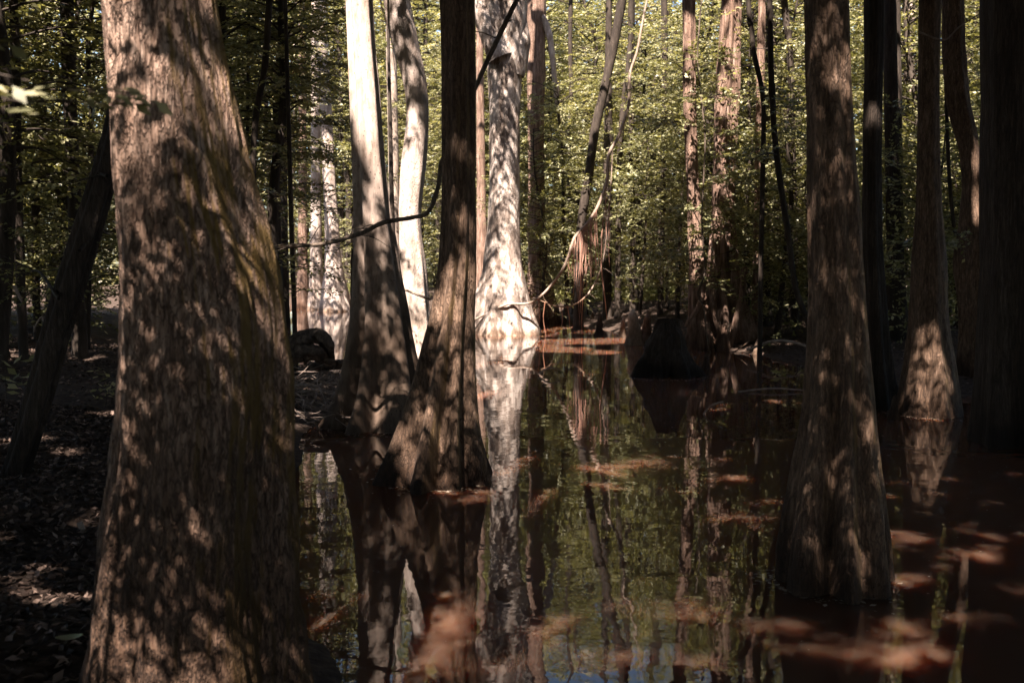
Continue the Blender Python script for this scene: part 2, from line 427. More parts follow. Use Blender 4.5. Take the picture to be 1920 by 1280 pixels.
def trunk_mesh(name, prof, d, mat, ztop=15.0, zbot=-0.5, nseg=64, step=0.06, flute=0.0, nfl=7, seed=1, rough=0.03, fz=0.12, ffreq=14, ylean=0.0, limbs=5, origin_z=0.0, ridge=0.0):
    rows = []
    for py, xl, xr in prof:
        a, b = W(xl, py, d), W(xr, py, d)
        rows.append((a[2], (a[0] + b[0]) / 2, abs(b[0] - a[0]) / 2))
    rows.sort()
    R = np.array(rows)
    z0, z1 = R[0, 0], R[-1, 0]
    k = max(0, len(R) - 3)
    slope = np.clip((R[-1, 1] - R[k, 1]) / (R[-1, 0] - R[k, 0] + 1e-6), -0.25, 0.25)
    zt = np.arange(zbot, ztop, step)
    zz = np.concatenate([[zbot - 0.01], R[:, 0], [z1 + 0.5 * (ztop - z1), ztop]])
    if zbot > z0: zz[0] = z0 - 0.01
    cc = np.concatenate([[R[0, 1]], R[:, 1], [R[-1, 1] + slope * 0.35 * (ztop - z1), R[-1, 1] + slope * 0.5 * (ztop - z1)]])
    rr = np.concatenate([[R[0, 2] * (1.25 if z0 - zbot > 0.1 else 1.0)], R[:, 2], [R[-1, 2] * 0.78, R[-1, 2] * 0.35]])
    cx = np.interp(zt, zz, cc); r = np.interp(zt, zz, rr)
    kern = np.exp(-0.5 * (np.arange(-6, 7) * step / 0.14) ** 2); kern /= kern.sum()
    pad = lambda q: np.convolve(np.concatenate([np.full(6, q[0]), q, np.full(6, q[-1])]), kern, 'valid')
    cx, r = pad(cx), pad(r)
    x0 = np.interp(max(0.0, origin_z), zt, cx)
    th = np.linspace(0, 2 * np.pi, nseg, endpoint=False)
    rmin = np.median(r[len(r) // 3:])
    fl = np.clip((r - rmin) / (r + 1e-6), 0, 0.7)
    rad = r[:, None] * np.ones(nseg)[None]
    rr_ = np.random.default_rng(seed)
    f = sum(np.cos(n * th + rr_.uniform(0, 6.28)) * a for n, a in ((nfl, 1.0), (nfl + 3, 0.5), (max(2, nfl - 3), 0.6)))
    rad = rad * (1 + flute * fl[:, None] * f[None, :])
    P = np.stack([np.cos(th)[None] * rad, np.sin(th)[None] * rad, np.repeat(zt[:, None], nseg, 1)], -1).reshape(-1, 3)
    n_low = fbm(P * np.array([2.2, 2.2, 0.8]) / max(0.3, rmin * 3), 3, seed + 3)
    n_rid = vnoise(P * np.array([ffreq, ffreq, ffreq * fz]), seed + 7) + 0.5 * vnoise(P * np.array([ffreq * 2.1, ffreq * 2.1, ffreq * fz * 2]), seed + 8)
    disp = (n_low * rough * r.repeat(nseg) + n_rid * ridge).reshape(rad.shape)
    rad = rad + disp
    V = np.stack([np.cos(th)[None] * rad + (cx - x0)[:, None], np.sin(th)[None] * rad + (zt * ylean)[:, None], np.repeat(zt[:, None] - origin_z, nseg, 1)], -1).reshape(-1, 3)
    mb = MB(); mb.add(V, ring_faces(len(zt), nseg))
    for q in range(limbs):                      # limbs that carry the crown, above the picture
        zl = ztop * (0.62 + 0.34 * q / max(1, limbs)); a = q * 2.4 + seed
        c = np.interp(zl, zt, cx) - x0
        ln = rr_.uniform(1.8, 3.4)
        p0 = np.array([c, zl * ylean, zl - origin_z]); dv = np.array([math.cos(a), math.sin(a), 0.45])
        pts = [p0, p0 + dv * ln * 0.5 + (0, 0, 0.1), p0 + dv * ln + rr_.normal(0, 0.2, 3)]
        mb.add(*tube(pts, [0.30 * np.interp(zl, zt, r), 0.02], 7, 8))
    return mb.mesh(name, mat), x0

def big_tree(label, prof, d, mat, base_z=None, **kw):
    zb = 0.0
    if base_z is not None: zb = base_z
    m, x0 = trunk_mesh('trunk', prof, d, mat, origin_z=zb, **kw)
    root = thing(kw.get('tname', 'swamp_tree') if False else 'swamp_tree', label, 'tree', (x0, d, zb))
    obj('trunk', m, root)
    TREES.append((root, x0, d))
    return root

T1 = big_tree('huge flaring cypress trunk with dappled mossy bark standing closest of all the trees',
    [(0, 193, 405), (100, 203, 420), (200, 208, 437), (300, 215, 460), (380, 222, 480), (440, 229, 500), (520, 232, 521), (600, 235, 535), (700, 232, 541), (800, 226, 542),
     (900, 212, 544), (1000, 198, 546), (1100, 186, 550), (1200, 174, 562), (1280, 163, 576), (1380, 140, 600)], 3.2, M['fg'], base_z=0.05,
    ztop=13, zbot=-0.1, nseg=420, step=0.012, flute=0.09, nfl=6, seed=3, rough=0.045, ridge=0.011, ffreq=36, fz=0.11)
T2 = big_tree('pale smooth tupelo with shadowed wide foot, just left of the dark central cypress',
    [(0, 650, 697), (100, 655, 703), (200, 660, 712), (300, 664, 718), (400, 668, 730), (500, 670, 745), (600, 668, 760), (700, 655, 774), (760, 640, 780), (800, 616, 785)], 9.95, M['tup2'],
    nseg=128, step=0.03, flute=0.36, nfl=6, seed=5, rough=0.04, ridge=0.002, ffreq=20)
T3 = big_tree('dark straight cypress in the middle, its broad fluted foot lit in spots',
    [(0, 824, 890), (100, 827, 891), (200, 829, 892), (300, 829, 892), (400, 828, 892), (500, 822, 892), (560, 814, 889), (600, 806, 888), (700, 782, 888), (800, 752, 893), (860, 732, 902), (905, 712, 914)], 7.4, M['cyp'],
    nseg=200, step=0.02, flute=0.24, nfl=8, seed=8, rough=0.04, ridge=0.003, ffreq=34, fz=0.07)
T4 = big_tree('curving bone-pale tupelo trunk bending like an S behind the dark central cypress',
    [(0, 718, 768), (50, 725, 778), (100, 740, 788), (150, 755, 800), (200, 763, 804), (250, 760, 803), (300, 752, 800), (350, 748, 794), (400, 747, 789), (450, 748, 792), (500, 748, 800), (550, 750, 803), (600, 752, 807), (660, 757, 815), (705, 745, 830)], 14.6, M['pale'],
    nseg=80, step=0.05, flute=0.15, seed=9, rough=0.03)
T5 = big_tree('stout whitish forked tree with flaking patches and a flared foot in the open pool',
    [(-60, 880, 985), (0, 893, 985), (40, 900, 986), (60, 905, 982), (100, 912, 979), (200, 918, 975), (300, 918, 973), (400, 915, 975), (460, 911, 978), (500, 907, 982), (560, 895, 992), (600, 888, 1002), (625, 883, 1012)], 23.9, M['flaky'],
    nseg=110, step=0.06, flute=0.22, nfl=7, seed=12, rough=0.07, ridge=0.012, ffreq=5, fz=0.4)
T6 = big_tree('ragged brownish trunk half hidden by leaves just behind the stout whitish forked tree',
    [(0, 988, 1023), (100, 988, 1022), (300, 990, 1020), (400, 990, 1022), (500, 990, 1028), (560, 985, 1040), (600, 980, 1048)], 28.5, M['red'], base_z=0.0, nseg=48, step=0.1, flute=0.3, seed=14, rough=0.08, ridge=0.012, ffreq=6)
T7 = big_tree('slim cypress with a sunlit reddish strip down its middle, beside a thicker buttressed one',
    [(0, 1280, 1303), (200, 1281, 1305), (300, 1285, 1308), (400, 1289, 1314), (500, 1293, 1320), (600, 1292, 1328), (660, 1285, 1335)], 19.3, M['red'], nseg=56, step=0.06, flute=0.3, seed=15, rough=0.06, ridge=0.008, ffreq=9, fz=0.1)
T8 = big_tree('thick fibrous cypress with splayed buttress roots, right of the slim reddish one',
    [(0, 1352, 1390), (100, 1347, 1386), (200, 1341, 1383), (300, 1337, 1378), (400, 1335, 1375), (500, 1330, 1380), (560, 1322, 1388), (600, 1310, 1398), (655, 1292, 1412)], 19.6, M['red'], nseg=96, step=0.06, flute=0.45, nfl=6, seed=16, rough=0.06, ridge=0.008, ffreq=9, fz=0.1)
T9 = big_tree('tall brown cypress standing in the water on the right, its wide foot streaked with light',
    [(0, 1510, 1590), (100, 1512, 1593), (200, 1515, 1597), (300, 1517, 1603), (400, 1519, 1610), (500, 1520, 1615), (600, 1520, 1621), (700, 1517, 1628), (800, 1508, 1635), (900, 1490, 1643), (1000, 1475, 1652), (1110, 1464, 1664)], 4.94, M['cyp'],
    nseg=260, step=0.016, flute=0.26, nfl=7, seed=21, rough=0.035, ridge=0.0028, ffreq=48, fz=0.09)
T10 = big_tree('straight black shaded trunk close behind the tall brown cypress on its right side',
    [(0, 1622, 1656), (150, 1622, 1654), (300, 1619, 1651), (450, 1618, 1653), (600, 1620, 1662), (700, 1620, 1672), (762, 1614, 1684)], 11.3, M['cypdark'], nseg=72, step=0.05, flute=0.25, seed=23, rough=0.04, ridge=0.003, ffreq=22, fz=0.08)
T11 = big_tree('dark trunk with a sunlit fluted pink-brown foot, between two black shaded trunks on the right',
    [(0, 1724, 1762), (200, 1723, 1759), (300, 1722, 1760), (400, 1720, 1764), (500, 1715, 1770), (600, 1712, 1771), (700, 1704, 1785), (780, 1692, 1792)], 10.7, M['cyp'], nseg=110, step=0.04, flute=0.24, nfl=5, seed=25, rough=0.05, ridge=0.003, ffreq=22, fz=0.1)
T12 = big_tree('crooked trunk bulging right with one bright tan patch halfway up in the gloom',
    [(0, 1768, 1806), (100, 1768, 1808), (200, 1778, 1818), (280, 1800, 1836), (350, 1806, 1843), (430, 1800, 1842), (490, 1790, 1848), (560, 1800, 1850), (650, 1802, 1852), (725, 1796, 1862)], 13.0, M['cyp'], base_z=0.15, nseg=72, step=0.05, flute=0.2, seed=26, rough=0.06, ridge=0.003, ffreq=18)
T13 = big_tree('massive black shaded trunk filling the edge of the view, darkest of all the trees',
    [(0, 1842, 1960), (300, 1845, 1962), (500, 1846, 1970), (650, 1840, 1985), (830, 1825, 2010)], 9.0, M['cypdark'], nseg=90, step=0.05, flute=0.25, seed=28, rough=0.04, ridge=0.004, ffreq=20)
T14 = big_tree('thin dark leaning tree on the litter bank, tilting behind the huge flaring cypress',
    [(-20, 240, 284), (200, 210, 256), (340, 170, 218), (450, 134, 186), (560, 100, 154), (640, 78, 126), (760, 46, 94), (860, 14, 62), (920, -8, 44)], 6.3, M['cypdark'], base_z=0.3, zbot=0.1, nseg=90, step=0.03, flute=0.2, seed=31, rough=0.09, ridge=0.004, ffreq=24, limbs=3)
F1 = big_tree('glowing white tupelo with a bottle-shaped foot, far off in the water left of centre',
    [(100, 594, 616), (200, 600, 622), (300, 604, 627), (350, 606, 630), (430, 610, 636), (480, 610, 638), (520, 608, 645), (550, 605, 652), (583, 602, 657)], 36.0, M['pale'], nseg=48, step=0.1, flute=0.15, seed=33)
F2 = big_tree('pale straight trunk, second of the far bright pair, left of the bottle-footed white one',
    [(100, 583, 600), (300, 583, 601), (450, 582, 603), (530, 580, 605), (580, 575, 609)], 37.5, M['pale'], nseg=40, step=0.1, flute=0.15, seed=34)
F3 = big_tree('dim greyish slender trunk beside the far bright pair of trunks',
    [(100, 560, 574), (300, 560, 575), (500, 558, 577), (578, 553, 581)], 38.5, M['red'], nseg=32, step=0.12, seed=35)
F4 = big_tree('grey background trunk seen in the gap between the pale tupelo and the S-curved one',
    [(100, 724, 744), (300, 728, 748), (450, 728, 750), (570, 726, 754)], 34.0, M['tup'], base_z=0.1, nseg=32, step=0.12, seed=36)
F5 = big_tree('white-barked trunk far behind leaves, between two black shaded trunks on the right',
    [(0, 1696, 1716), (150, 1694, 1714), (330, 1690, 1712), (450, 1686, 1712), (560, 1682, 1716)], 27.0, M['pale'], base_z=0.4, nseg=40, step=0.1, seed=37)
F6 = big_tree('lit narrow trunk with peeling bark on the far bank, right of the buttressed cypress',
    [(200, 1418, 1433), (430, 1412, 1428), (520, 1412, 1429), (600, 1408, 1430), (650, 1404, 1436)], 19.5, M['red'], base_z=0.2, nseg=40, step=0.08, seed=38, rough=0.12, ridge=0.01, ffreq=9)
F7 = big_tree('grey-brown trunk in shade, seen just right of the dark central cypress',
    [(200, 893, 908), (400, 894, 912), (560, 890, 920)], 33.0, M['red'], base_z=0.1, nseg=32, step=0.12, seed=39)
F8 = big_tree('dim trunk standing deep in shade between two black trunks, right of the tall brown cypress',
    [(0, 1655, 1680), (300, 1660, 1686), (500, 1664, 1694), (640, 1655, 1705)], 17.5, M['cypdark'], base_z=0.3, nseg=40, step=0.1, seed=40)

# fork of the stout whitish tree and of the trunk behind it
def fork(root, d, rows, mat, name='limb'):
    pts = np.array([W(px, py, d) for px, py, w in rows]) - np.array(root.location)
    rad = [w / 2 * d / FPX for px, py, w in rows]
    obj(name, quad_mesh(name, *tube(pts, rad, 20, 40, 0.10, 3), mat), root)
fork(T5, 23.7, [(940, 110, 50), (915, 50, 42), (898, 0, 36), (884, -60, 32), (860, -200, 22)], M['flaky'])
fork(T5, 23.9, [(960, 140, 46), (974, 80, 40), (976, 30, 24), (985, -40, 12)], M['flaky'])
fork(T6, 28.4, [(1008, 20, 18), (1028, 60, 13), (1036, 110, 11), (1042, 170, 10), (1050, 230, 8)], M['pale'], 'branch')

# thin trunks of the thicket: pixel path, width in pixels, distance
def thin_tree(label, path, w, d, mat='far', base_z=None):
    pts = np.array([W(px, py, d) for px, py in path])
    i = np.argsort(pts[:, 2]); pts = pts[i]
    b = pts[0].copy(); g = gz(b[0], b[1])
    b2 = np.array([b[0], b[1], g - 0.1 if base_z is None else base_z])
    top = pts[-1] + (pts[-1] - pts[-2]) / (np.linalg.norm(pts[-1] - pts[-2]) + 1e-6) * 0.5
    dz = max(0.5, 12 - top[2])
    sl = np.clip((pts[-1] - pts[-2])[:2] / (abs((pts[-1] - pts[-2])[2]) + 1e-6), -0.3, 0.3)
    far = np.array([top[0] + sl[0] * dz * .6, top[1], top[2] + dz])
    allp = [b2] * (1 if b2[2] < b[2] - 0.05 else 0) + list(pts) + [top, far]
    r = w / 2 * d / FPX
    root = thing('thicket_tree', label, 'tree', tuple(b2))
    n = len(allp)
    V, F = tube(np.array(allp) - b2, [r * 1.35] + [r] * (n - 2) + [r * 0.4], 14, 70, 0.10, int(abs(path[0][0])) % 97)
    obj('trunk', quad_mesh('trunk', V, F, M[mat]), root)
    TREES.append((root, b2[0], b2[1]))
    return root

for a in [
    ('bent dark thicket trunk slanting left at the top, over the hanging aerial roots', [(1167, 0), (1150, 90), (1128, 190), (1113, 260), (1104, 330), (1090, 420), (1085, 560)], 17, 25.5),
    ('slender dark trunk just right of the slanting one, behind the long pale vine', [(1183, 20), (1180, 110), (1165, 240), (1160, 400), (1158, 560)], 11, 27),
    ('dark thicket trunk with a clean straight stem left of the slim reddish cypress', [(1245, 0), (1247, 200), (1241, 400), (1238, 590)], 12, 26),
    ('black upright stem rising from the far bank under the green spray', [(1185, 60), (1184, 300), (1187, 430), (1186, 590)], 11, 28),
    ('thick black trunk on the far bank behind the curtain of aerial roots', [(1140, 300), (1139, 480), (1138, 585)], 17, 27.5),
    ('shaded stem in the thicket right of the dim pale branch at the top', [(1070, 0), (1069, 100), (1071, 170), (1066, 300), (1072, 470), (1075, 560)], 8, 30),
    ('dark trunk at the top just left of the tall brown cypress', [(1440, 0), (1437, 140), (1430, 300), (1432, 480), (1436, 630)], 22, 21),
    ('forked black sapling with a knee bend left of the tall brown cypress', [(1408, 40), (1414, 100), (1428, 165), (1432, 230), (1428, 420), (1425, 630)], 9, 17),
    ('curved black sapling sweeping down to the right in front of the sunlit bank', [(1448, 160), (1452, 250), (1464, 350), (1478, 440), (1492, 540), (1520, 620), (1528, 690)], 11, 15.0),
    ('slim shaded stem rising close to the left edge of the tall brown cypress', [(1470, 0), (1482, 120), (1486, 300), (1490, 480), (1490, 640)], 13, 20),
    ('dark sapling in the gap between the two black trunks on the right', [(1772, 100), (1780, 330), (1795, 470), (1808, 530), (1812, 600)], 7, 15.5),
    ('dim wide trunk in deep shade behind the sunlit fluted foot', [(1680, 380), (1682, 480), (1678, 560), (1674, 640)], 26, 18.5),
    ('dark straight trunk left of the huge flaring cypress, crossing the leaves near the top', [(125, -10), (128, 130), (134, 260), (140, 400), (146, 560)], 24, 13),
    ('thin dark stem among the leaves at the far left edge', [(30, 200), (34, 400), (40, 560), (44, 660)], 17, 12),
    ('slender black sapling leaning along the right edge of the huge flaring cypress', [(505, 0), (497, 120), (480, 220), (474, 340), (478, 480), (490, 600)], 12, 17),
    ('straight thin dark sapling left of the far bright pair', [(467, 0), (465, 150), (464, 310), (470, 560)], 6, 20),
    ('black sapling standing on the root bank in front of the far bright pair', [(548, 470), (551, 560), (553, 625), (555, 680)], 9, 13.2),
    ('thin black stem tight against the left side of the pale smooth tupelo', [(664, 340), (662, 470), (660, 600), (661, 670)], 8, 13.6),
    ('reddish thicket trunk left of the far bright pair behind twigs', [(530, 290), (532, 400), (535, 560)], 15, 26),
    ('dull brown stem right of the pale smooth tupelo, behind its shadowed waist', [(735, 380), (738, 480), (742, 600)], 9, 30),
    ('young dark trunk at the left beside the leaning tree on the litter bank', [(72, 60), (78, 220), (66, 420), (70, 620)], 14, 16),
]:
    thin_tree(*a)

# ------------------------------------------------------------------ foliage
def spray(rng, n, length, ll, lw, droop=0.15, spread=55, tilt=.35):
    """a flat leafy twig along +x: n leaves, each a small pointed quad"""
    q = []
    for i in range(n):
        t = (i + 0.6) / n
        side = 1 if i % 2 else -1
        a = math.radians(spread * (1 - 0.6 * t) * side + rng.normal(0, 14))
        base = np.array([t * length, 0.0, -droop * length * t * t + rng.normal(0, 0.015 * length)])
        dv = np.array([math.cos(a), math.sin(a), rng.normal(-0.15, 0.28)]); dv /= np.linalg.norm(dv)
        up = np.array([rng.normal(0, tilt), rng.normal(0, tilt), 1.0])
        sv = np.cross(up, dv); sv /= np.linalg.norm(sv)
        s = rng.uniform(0.7, 1.2)
        q.append(np.array([base, base + dv * ll * s * .45 - sv * lw * s * .5, base + dv * ll * s, base + dv * ll * s * .45 + sv * lw * s * .5]))
    return np.array(q)                                                        # (n, 4, 3)

def scatter(templates, pos, yaw, pitch, roll, scale, rng):
    """copies of the sprays -> (n_leaf, 4, 3) leaf corners"""
    out = []
    pick = rng.integers(0, len(templates), len(pos))
    for k, T in enumerate(templates):
        s = pick == k
        if not s.any(): continue
        cy_, sy = np.cos(yaw[s]), np.sin(yaw[s]); cp, sp = np.cos(pitch[s]), np.sin(pitch[s]); cr, sr = np.cos(roll[s]), np.sin(roll[s])
        ex = np.stack([cy_ * cp, sy * cp, sp], -1)
        ey0 = np.stack([-sy, cy_, 0 * sy], -1); ez0 = np.cross(ex, ey0)
        ey = ey0 * cr[:, None] + ez0 * sr[:, None]; ez = np.cross(ex, ey)
        B = np.stack([ex, ey, ez], 1) * scale[s][:, None, None]             # rows: axes
        out.append((np.einsum('lci,nij->nlcj', T, B) + pos[s][:, None, None, :]).reshape(-1, 4, 3))
    return np.concatenate(out)

def leaf_mesh(name, L, mat):
    V = L.reshape(-1, 3)
    return quad_mesh(name, V, np.arange(len(V)).reshape(-1, 4), mat, False)

def understory_meshes(seed, h, rad, z0, leaf, mat, dens=1.0, nb=70, layered=True):
    rng = np.random.default_rng(seed)
    stem = [np.array([0, 0, -0.1])]
    for k in range(1, 8):
        stem.append(np.array([rng.normal(0, .05 * h / 4), rng.normal(0, .05 * h / 4), h * k / 7]) + stem[-1] * np.array([.8, .8, 0]))
    stem = resample(stem, 40)
    mb = MB(); mb.add(*tube(stem, [0.011 * h, 0.007 * h, 0.003 * h], 7))
    pos, yaw, pit = [], [], []
    for b in range(nb):
        u = (b + rng.uniform()) / nb
        z = z0 + (h - z0) * u
        c = np.array([np.interp(z, stem[:, 2], stem[:, 0]), np.interp(z, stem[:, 2], stem[:, 1]), z])
        a = b * 2.4 + rng.normal(0, .5)
        ln = rad * (0.35 + 0.75 * math.sin(math.pi * min(1, 0.25 + 0.75 * (1 - u)))) * rng.uniform(.55, 1.15)
        el = rng.normal(0.15, 0.12)
        dv = np.array([math.cos(a) * math.cos(el), math.sin(a) * math.cos(el), math.sin(el)])
        end = c + dv * ln - np.array([0, 0, 0.1 * ln])
        mid = c + dv * ln * .5 + np.array([0, 0, .06 * ln])
        P = resample([c, mid, end], 8)
        mb.add(*tube(P, [0.0035 * h * .6, 0.003], 4))
        n = max(2, int(ln / 0.19 * dens))
        for t in rng.uniform(0.22, 1.0, n):
            k = int(t * 6.99); pp = P[k] + (P[k + 1] - P[k]) * (t * 6.99 - k)
            pos.append(pp + rng.normal(0, 0.03, 3)); yaw.append(a + rng.choice([-1, 1]) * rng.uniform(.2, 1.1)); pit.append(rng.normal(0.0 if layered else .2, 0.16 if layered else .5))
    T = [spray(rng, 13, 0.52, leaf, leaf * .48, tilt=.8) for _ in range(8)]
    n = len(pos)
    L = scatter(T, np.array(pos), np.array(yaw), np.array(pit), rng.normal(0, .25, n), rng.uniform(.7, 1.25, n), rng)
    return mb.mesh('trunk', M['far']), leaf_mesh('foliage', L, mat)

UND = [understory_meshes(101, 8.5, 2.1, 0.9, 0.095, M['leaf'], 1.0, 95),
       understory_meshes(102, 11.5, 2.4, 2.2, 0.10, M['leaf'], 1.0, 110),
       understory_meshes(103, 6.0, 1.7, 0.4, 0.085, M['leaf'], 1.0, 75, False),
       understory_meshes(104, 10.0, 2.6, 1.4, 0.10, M['leaf2'], 0.9, 95),
       understory_meshes(105, 3.6, 1.4, 0.15, 0.085, M['leaf'], 1.1, 45, False),
       understory_meshes(106, 14.0, 2.6, 4.5, 0.11, M['leaf2'], 1.0, 110)]

def understory(x, y, k, s, rz, label, group):
    root = thing('understory_tree', label, 'sapling', (x, y, gz(x, y) if bank_dist(np.array([x]), np.array([y]))[0] > -0.3 else -0.2), group)
    root.rotation_euler = (0, 0, rz); root.scale = (s, s, s)
    obj('trunk', UND[k][0], root); obj('foliage', UND[k][1], root)
    return root

urng = np.random.default_rng(77)
SH = np.array([-math.sin(SUN_AZ), -math.cos(SUN_AZ)])
def in_sunpath(x, y, w=2.6):
    for bx, by in [(-6.5, 36), (-7.2, 37.5), (-0.2, 23.9), (-1.45, 14.6)]:
        v = np.array([x - bx, y - by]); t = v @ SH
        if 0.5 < t < 8.5 and np.linalg.norm(v - t * SH) < w: return True
    return False
def thicket(n, px0, px1, d0, d1, kinds, label, group, smin=.85, smax=1.2):
    c = 0; tries = 0; placed = []
    while c < n and tries < n * 60:
        tries += 1
        px, d = urng.uniform(px0, px1), math.sqrt(urng.uniform(d0 ** 2, d1 ** 2))
        x = (px - 960) / FPX * d
        if bank_dist(np.array([x]), np.array([d]))[0] < 0.5: continue
        if in_sunpath(x, d): continue
        if any((x - q[0]) ** 2 + (d - q[1]) ** 2 < 1.4 for q in placed): continue
        placed.append((x, d))
        understory(x, d, int(urng.choice(kinds)), urng.uniform(smin, smax), urng.uniform(0, 6.28), label, group)
        c += 1

thicket(16, -150, 200, 11, 24, [0, 2, 2, 4, 1], 'small-leaved understory tree in the dark thicket left of the huge flaring cypress', 'understory trees left of the huge cypress')
thicket(12, 400, 575, 17, 33, [0, 2, 1, 4], 'leafy understory tree in the shade between the huge cypress and the far bright trunks', 'understory trees behind the left bank')
thicket(20, 560, 930, 43, 56, [0, 1, 3, 5, 3], 'sunlit yellow-green understory tree behind the pale tupelo trunks', 'sunlit trees behind the pale trunks', 1.0, 1.4)
thicket(13, 690, 1000, 36, 44, [0, 1, 3, 3, 2], 'bright leafy tree on the far shore behind the stout whitish forked tree', 'trees on the far shore', .9, 1.3)
thicket(19, 1000, 1290, 31.5, 46, [0, 1, 3, 2, 4, 5], 'layered green understory tree on the far bank behind the hanging aerial roots', 'understory trees behind the aerial roots')
thicket(14, 1300, 1530, 23, 38, [0, 1, 2, 3, 4], 'layered green understory tree behind the buttressed cypress', 'understory trees behind the buttressed cypress')
thicket(18, 1600, 1860, 20, 36, [0, 1, 2, 3, 4], 'leafy tree in the gap between the black trunks on the right', 'understory trees between the black trunks')
thicket(7, 1860, 2150, 13, 24, [0, 1, 2], 'shaded understory tree behind the massive black trunk at the edge', 'understory trees at the dark edge')

def shrubs(n, px0, px1, d0, d1, label, group):
    c = 0; tries = 0
    while c < n and tries < n * 60:
        tries += 1
        px, d = urng.uniform(px0, px1), math.sqrt(urng.uniform(d0 ** 2, d1 ** 2))
        x = (px - 960) / FPX * d
        if bank_dist(np.array([x]), np.array([d]))[0] < 0.6: continue
        root = thing('shrub', label, 'shrub', (x, d, gz(x, d)), group)
        s = urng.uniform(.7, 1.3)
        root.rotation_euler = (0, 0, urng.uniform(0, 6.28)); root.scale = (s, s, s * .9)
        obj('trunk', UND[4][0], root); obj('foliage', UND[4][1], root)
        c += 1
shrubs(34, -250, 2250, 38, 50, 'low leafy shrub closing the gap between distant trunks at ground level', 'low shrubs far behind the pool')
shrubs(9, 1020, 1500, 33, 38, 'low leafy shrub on the shaded far bank behind the hanging aerial roots', 'low shrubs on the far bank')
shrubs(9, 1250, 1900, 22, 30, 'low leafy shrub on the right bank behind the buttressed cypress', 'low shrubs on the right bank')
shrubs(9, -100, 230, 13, 24, 'low dark shrub on the left bank behind the leaning tree', 'low shrubs on the left bank')
shrubs(6, 430, 560, 18, 30, 'low dark shrub behind the root bank left of the far bright pair', 'low shrubs behind the root bank')
shrubs(8, 1335, 1520, 18.5, 24, 'leafy shrub at the waterline between the buttressed cypress and the tall brown cypress', 'shrubs at the right waterline')
shrubs(7, 1650, 1830, 16, 23, 'leafy shrub on dark ground in the gaps between the black trunks on the right', 'shrubs between the black trunks')
for i in range(64):  # unseen ring of trees added to block low skylight
    a = 6.28 * i / 64
    x, y = (15 + 6 * (i % 2)) * math.sin(a) + urng.normal(0, 1.2), 3 - (15 + 7 * (i % 2)) * math.cos(a) + urng.normal(0, 1.2)
    if y > 0 and abs(x) < 0.62 * y + 2: continue
    understory(x, y, [0, 1, 3, 2][i % 4], 1.25, i * 1.7, 'unseen leafy understory tree added around the pool to block skylight', 'added understory trees around the viewpoint')

thicket(12, 1000, 1530, 17, 33, [0, 3, 2, 4, 3], 'layered leafy understory tree near the water between aerial roots and the tall brown cypress', 'understory trees along the far waterline', .7, 1.0)
for px, d, k, sc, rz in [(1012, 26.5, 2, .9, 0), (1055, 27.5, 0, .8, 1), (1090, 28.5, 2, 1.0, 2), (1235, 28.5, 0, .8, 3), (1190, 30, 3, .9, 4), (1395, 20.5, 3, .65, 5), (1455, 19.0, 2, .9, 1.3), (1480, 21, 0, .8, 2.6), (1330, 23, 1, .7, .4), (1270, 25, 2, 1.0, 2.2)]:
    understory((px - 960) / FPX * d, d, k, sc, rz, 'slim understory tree with layered sprays at the edge of the far bank', 'understory trees at the edge of the far bank')

for px, d, k, sc, rz in [(505, 21.5, 5, .85, 0), (520, 33, 1, 1.0, 2.7), (520, 18, 5, .8, 1.9)]:
    understory((px - 960) / FPX * d, d, k, sc, rz, 'tall thin understory tree overhanging the far bright trunks left of the pale tupelo', 'understory trees overhanging the far trunks')

# leafy side branches on trunks and stems beside the pool
def leafy_branch(root, px0, py0, px1, py1, d0, d1, nsp=16, leaf=.085, mat='leaf', seed=0):
    rng = np.random.default_rng(int(px0 * 7 + py0) + seed)
    o = np.array(root.location)
    p0, p1 = W(px0, py0, d0), W(px1, py1, d1)
    ln = np.linalg.norm(p1 - p0)
    P = resample([p0, (p0 + p1) / 2 + np.array([0, 0, .08 * ln]), p1], 16)
    mb = MB(); mb.add(*tube(P - o, [.012, .008, .003], 5))
    pos, yaw = [], []
    a0 = math.atan2(p1[1] - p0[1], p1[0] - p0[0])
    for q in range(nsp):
        t = rng.uniform(.15, 1); c = P[int(t * 14.9)]
        a = a0 + rng.choice([-1, 1]) * rng.uniform(.2, 1.2); l2 = rng.uniform(.1, .55) * (1.2 - .5 * t)
        e = c + np.array([math.cos(a), math.sin(a), rng.normal(0, .18)]) * l2
        mb.add(*tube(np.array([c, e]) - o, [.004, .002], 4))
        pos += [e, c + (e - c) * .4]; yaw += [a, a + rng.normal(0, .6)]
    n = len(pos)
    T = [spray(rng, 13, .42, leaf, leaf * .46, tilt=.7) for _ in range(4)]
    L = scatter(T, np.array(pos) - o, np.array(yaw), rng.normal(-.05, .2, n), rng.normal(0, .25, n), rng.uniform(.7, 1.2, n), rng)
    b = obj('branch', mb.mesh('branch', M['far']), root)
    obj('foliage', leaf_mesh('foliage', L, M[mat]), b)
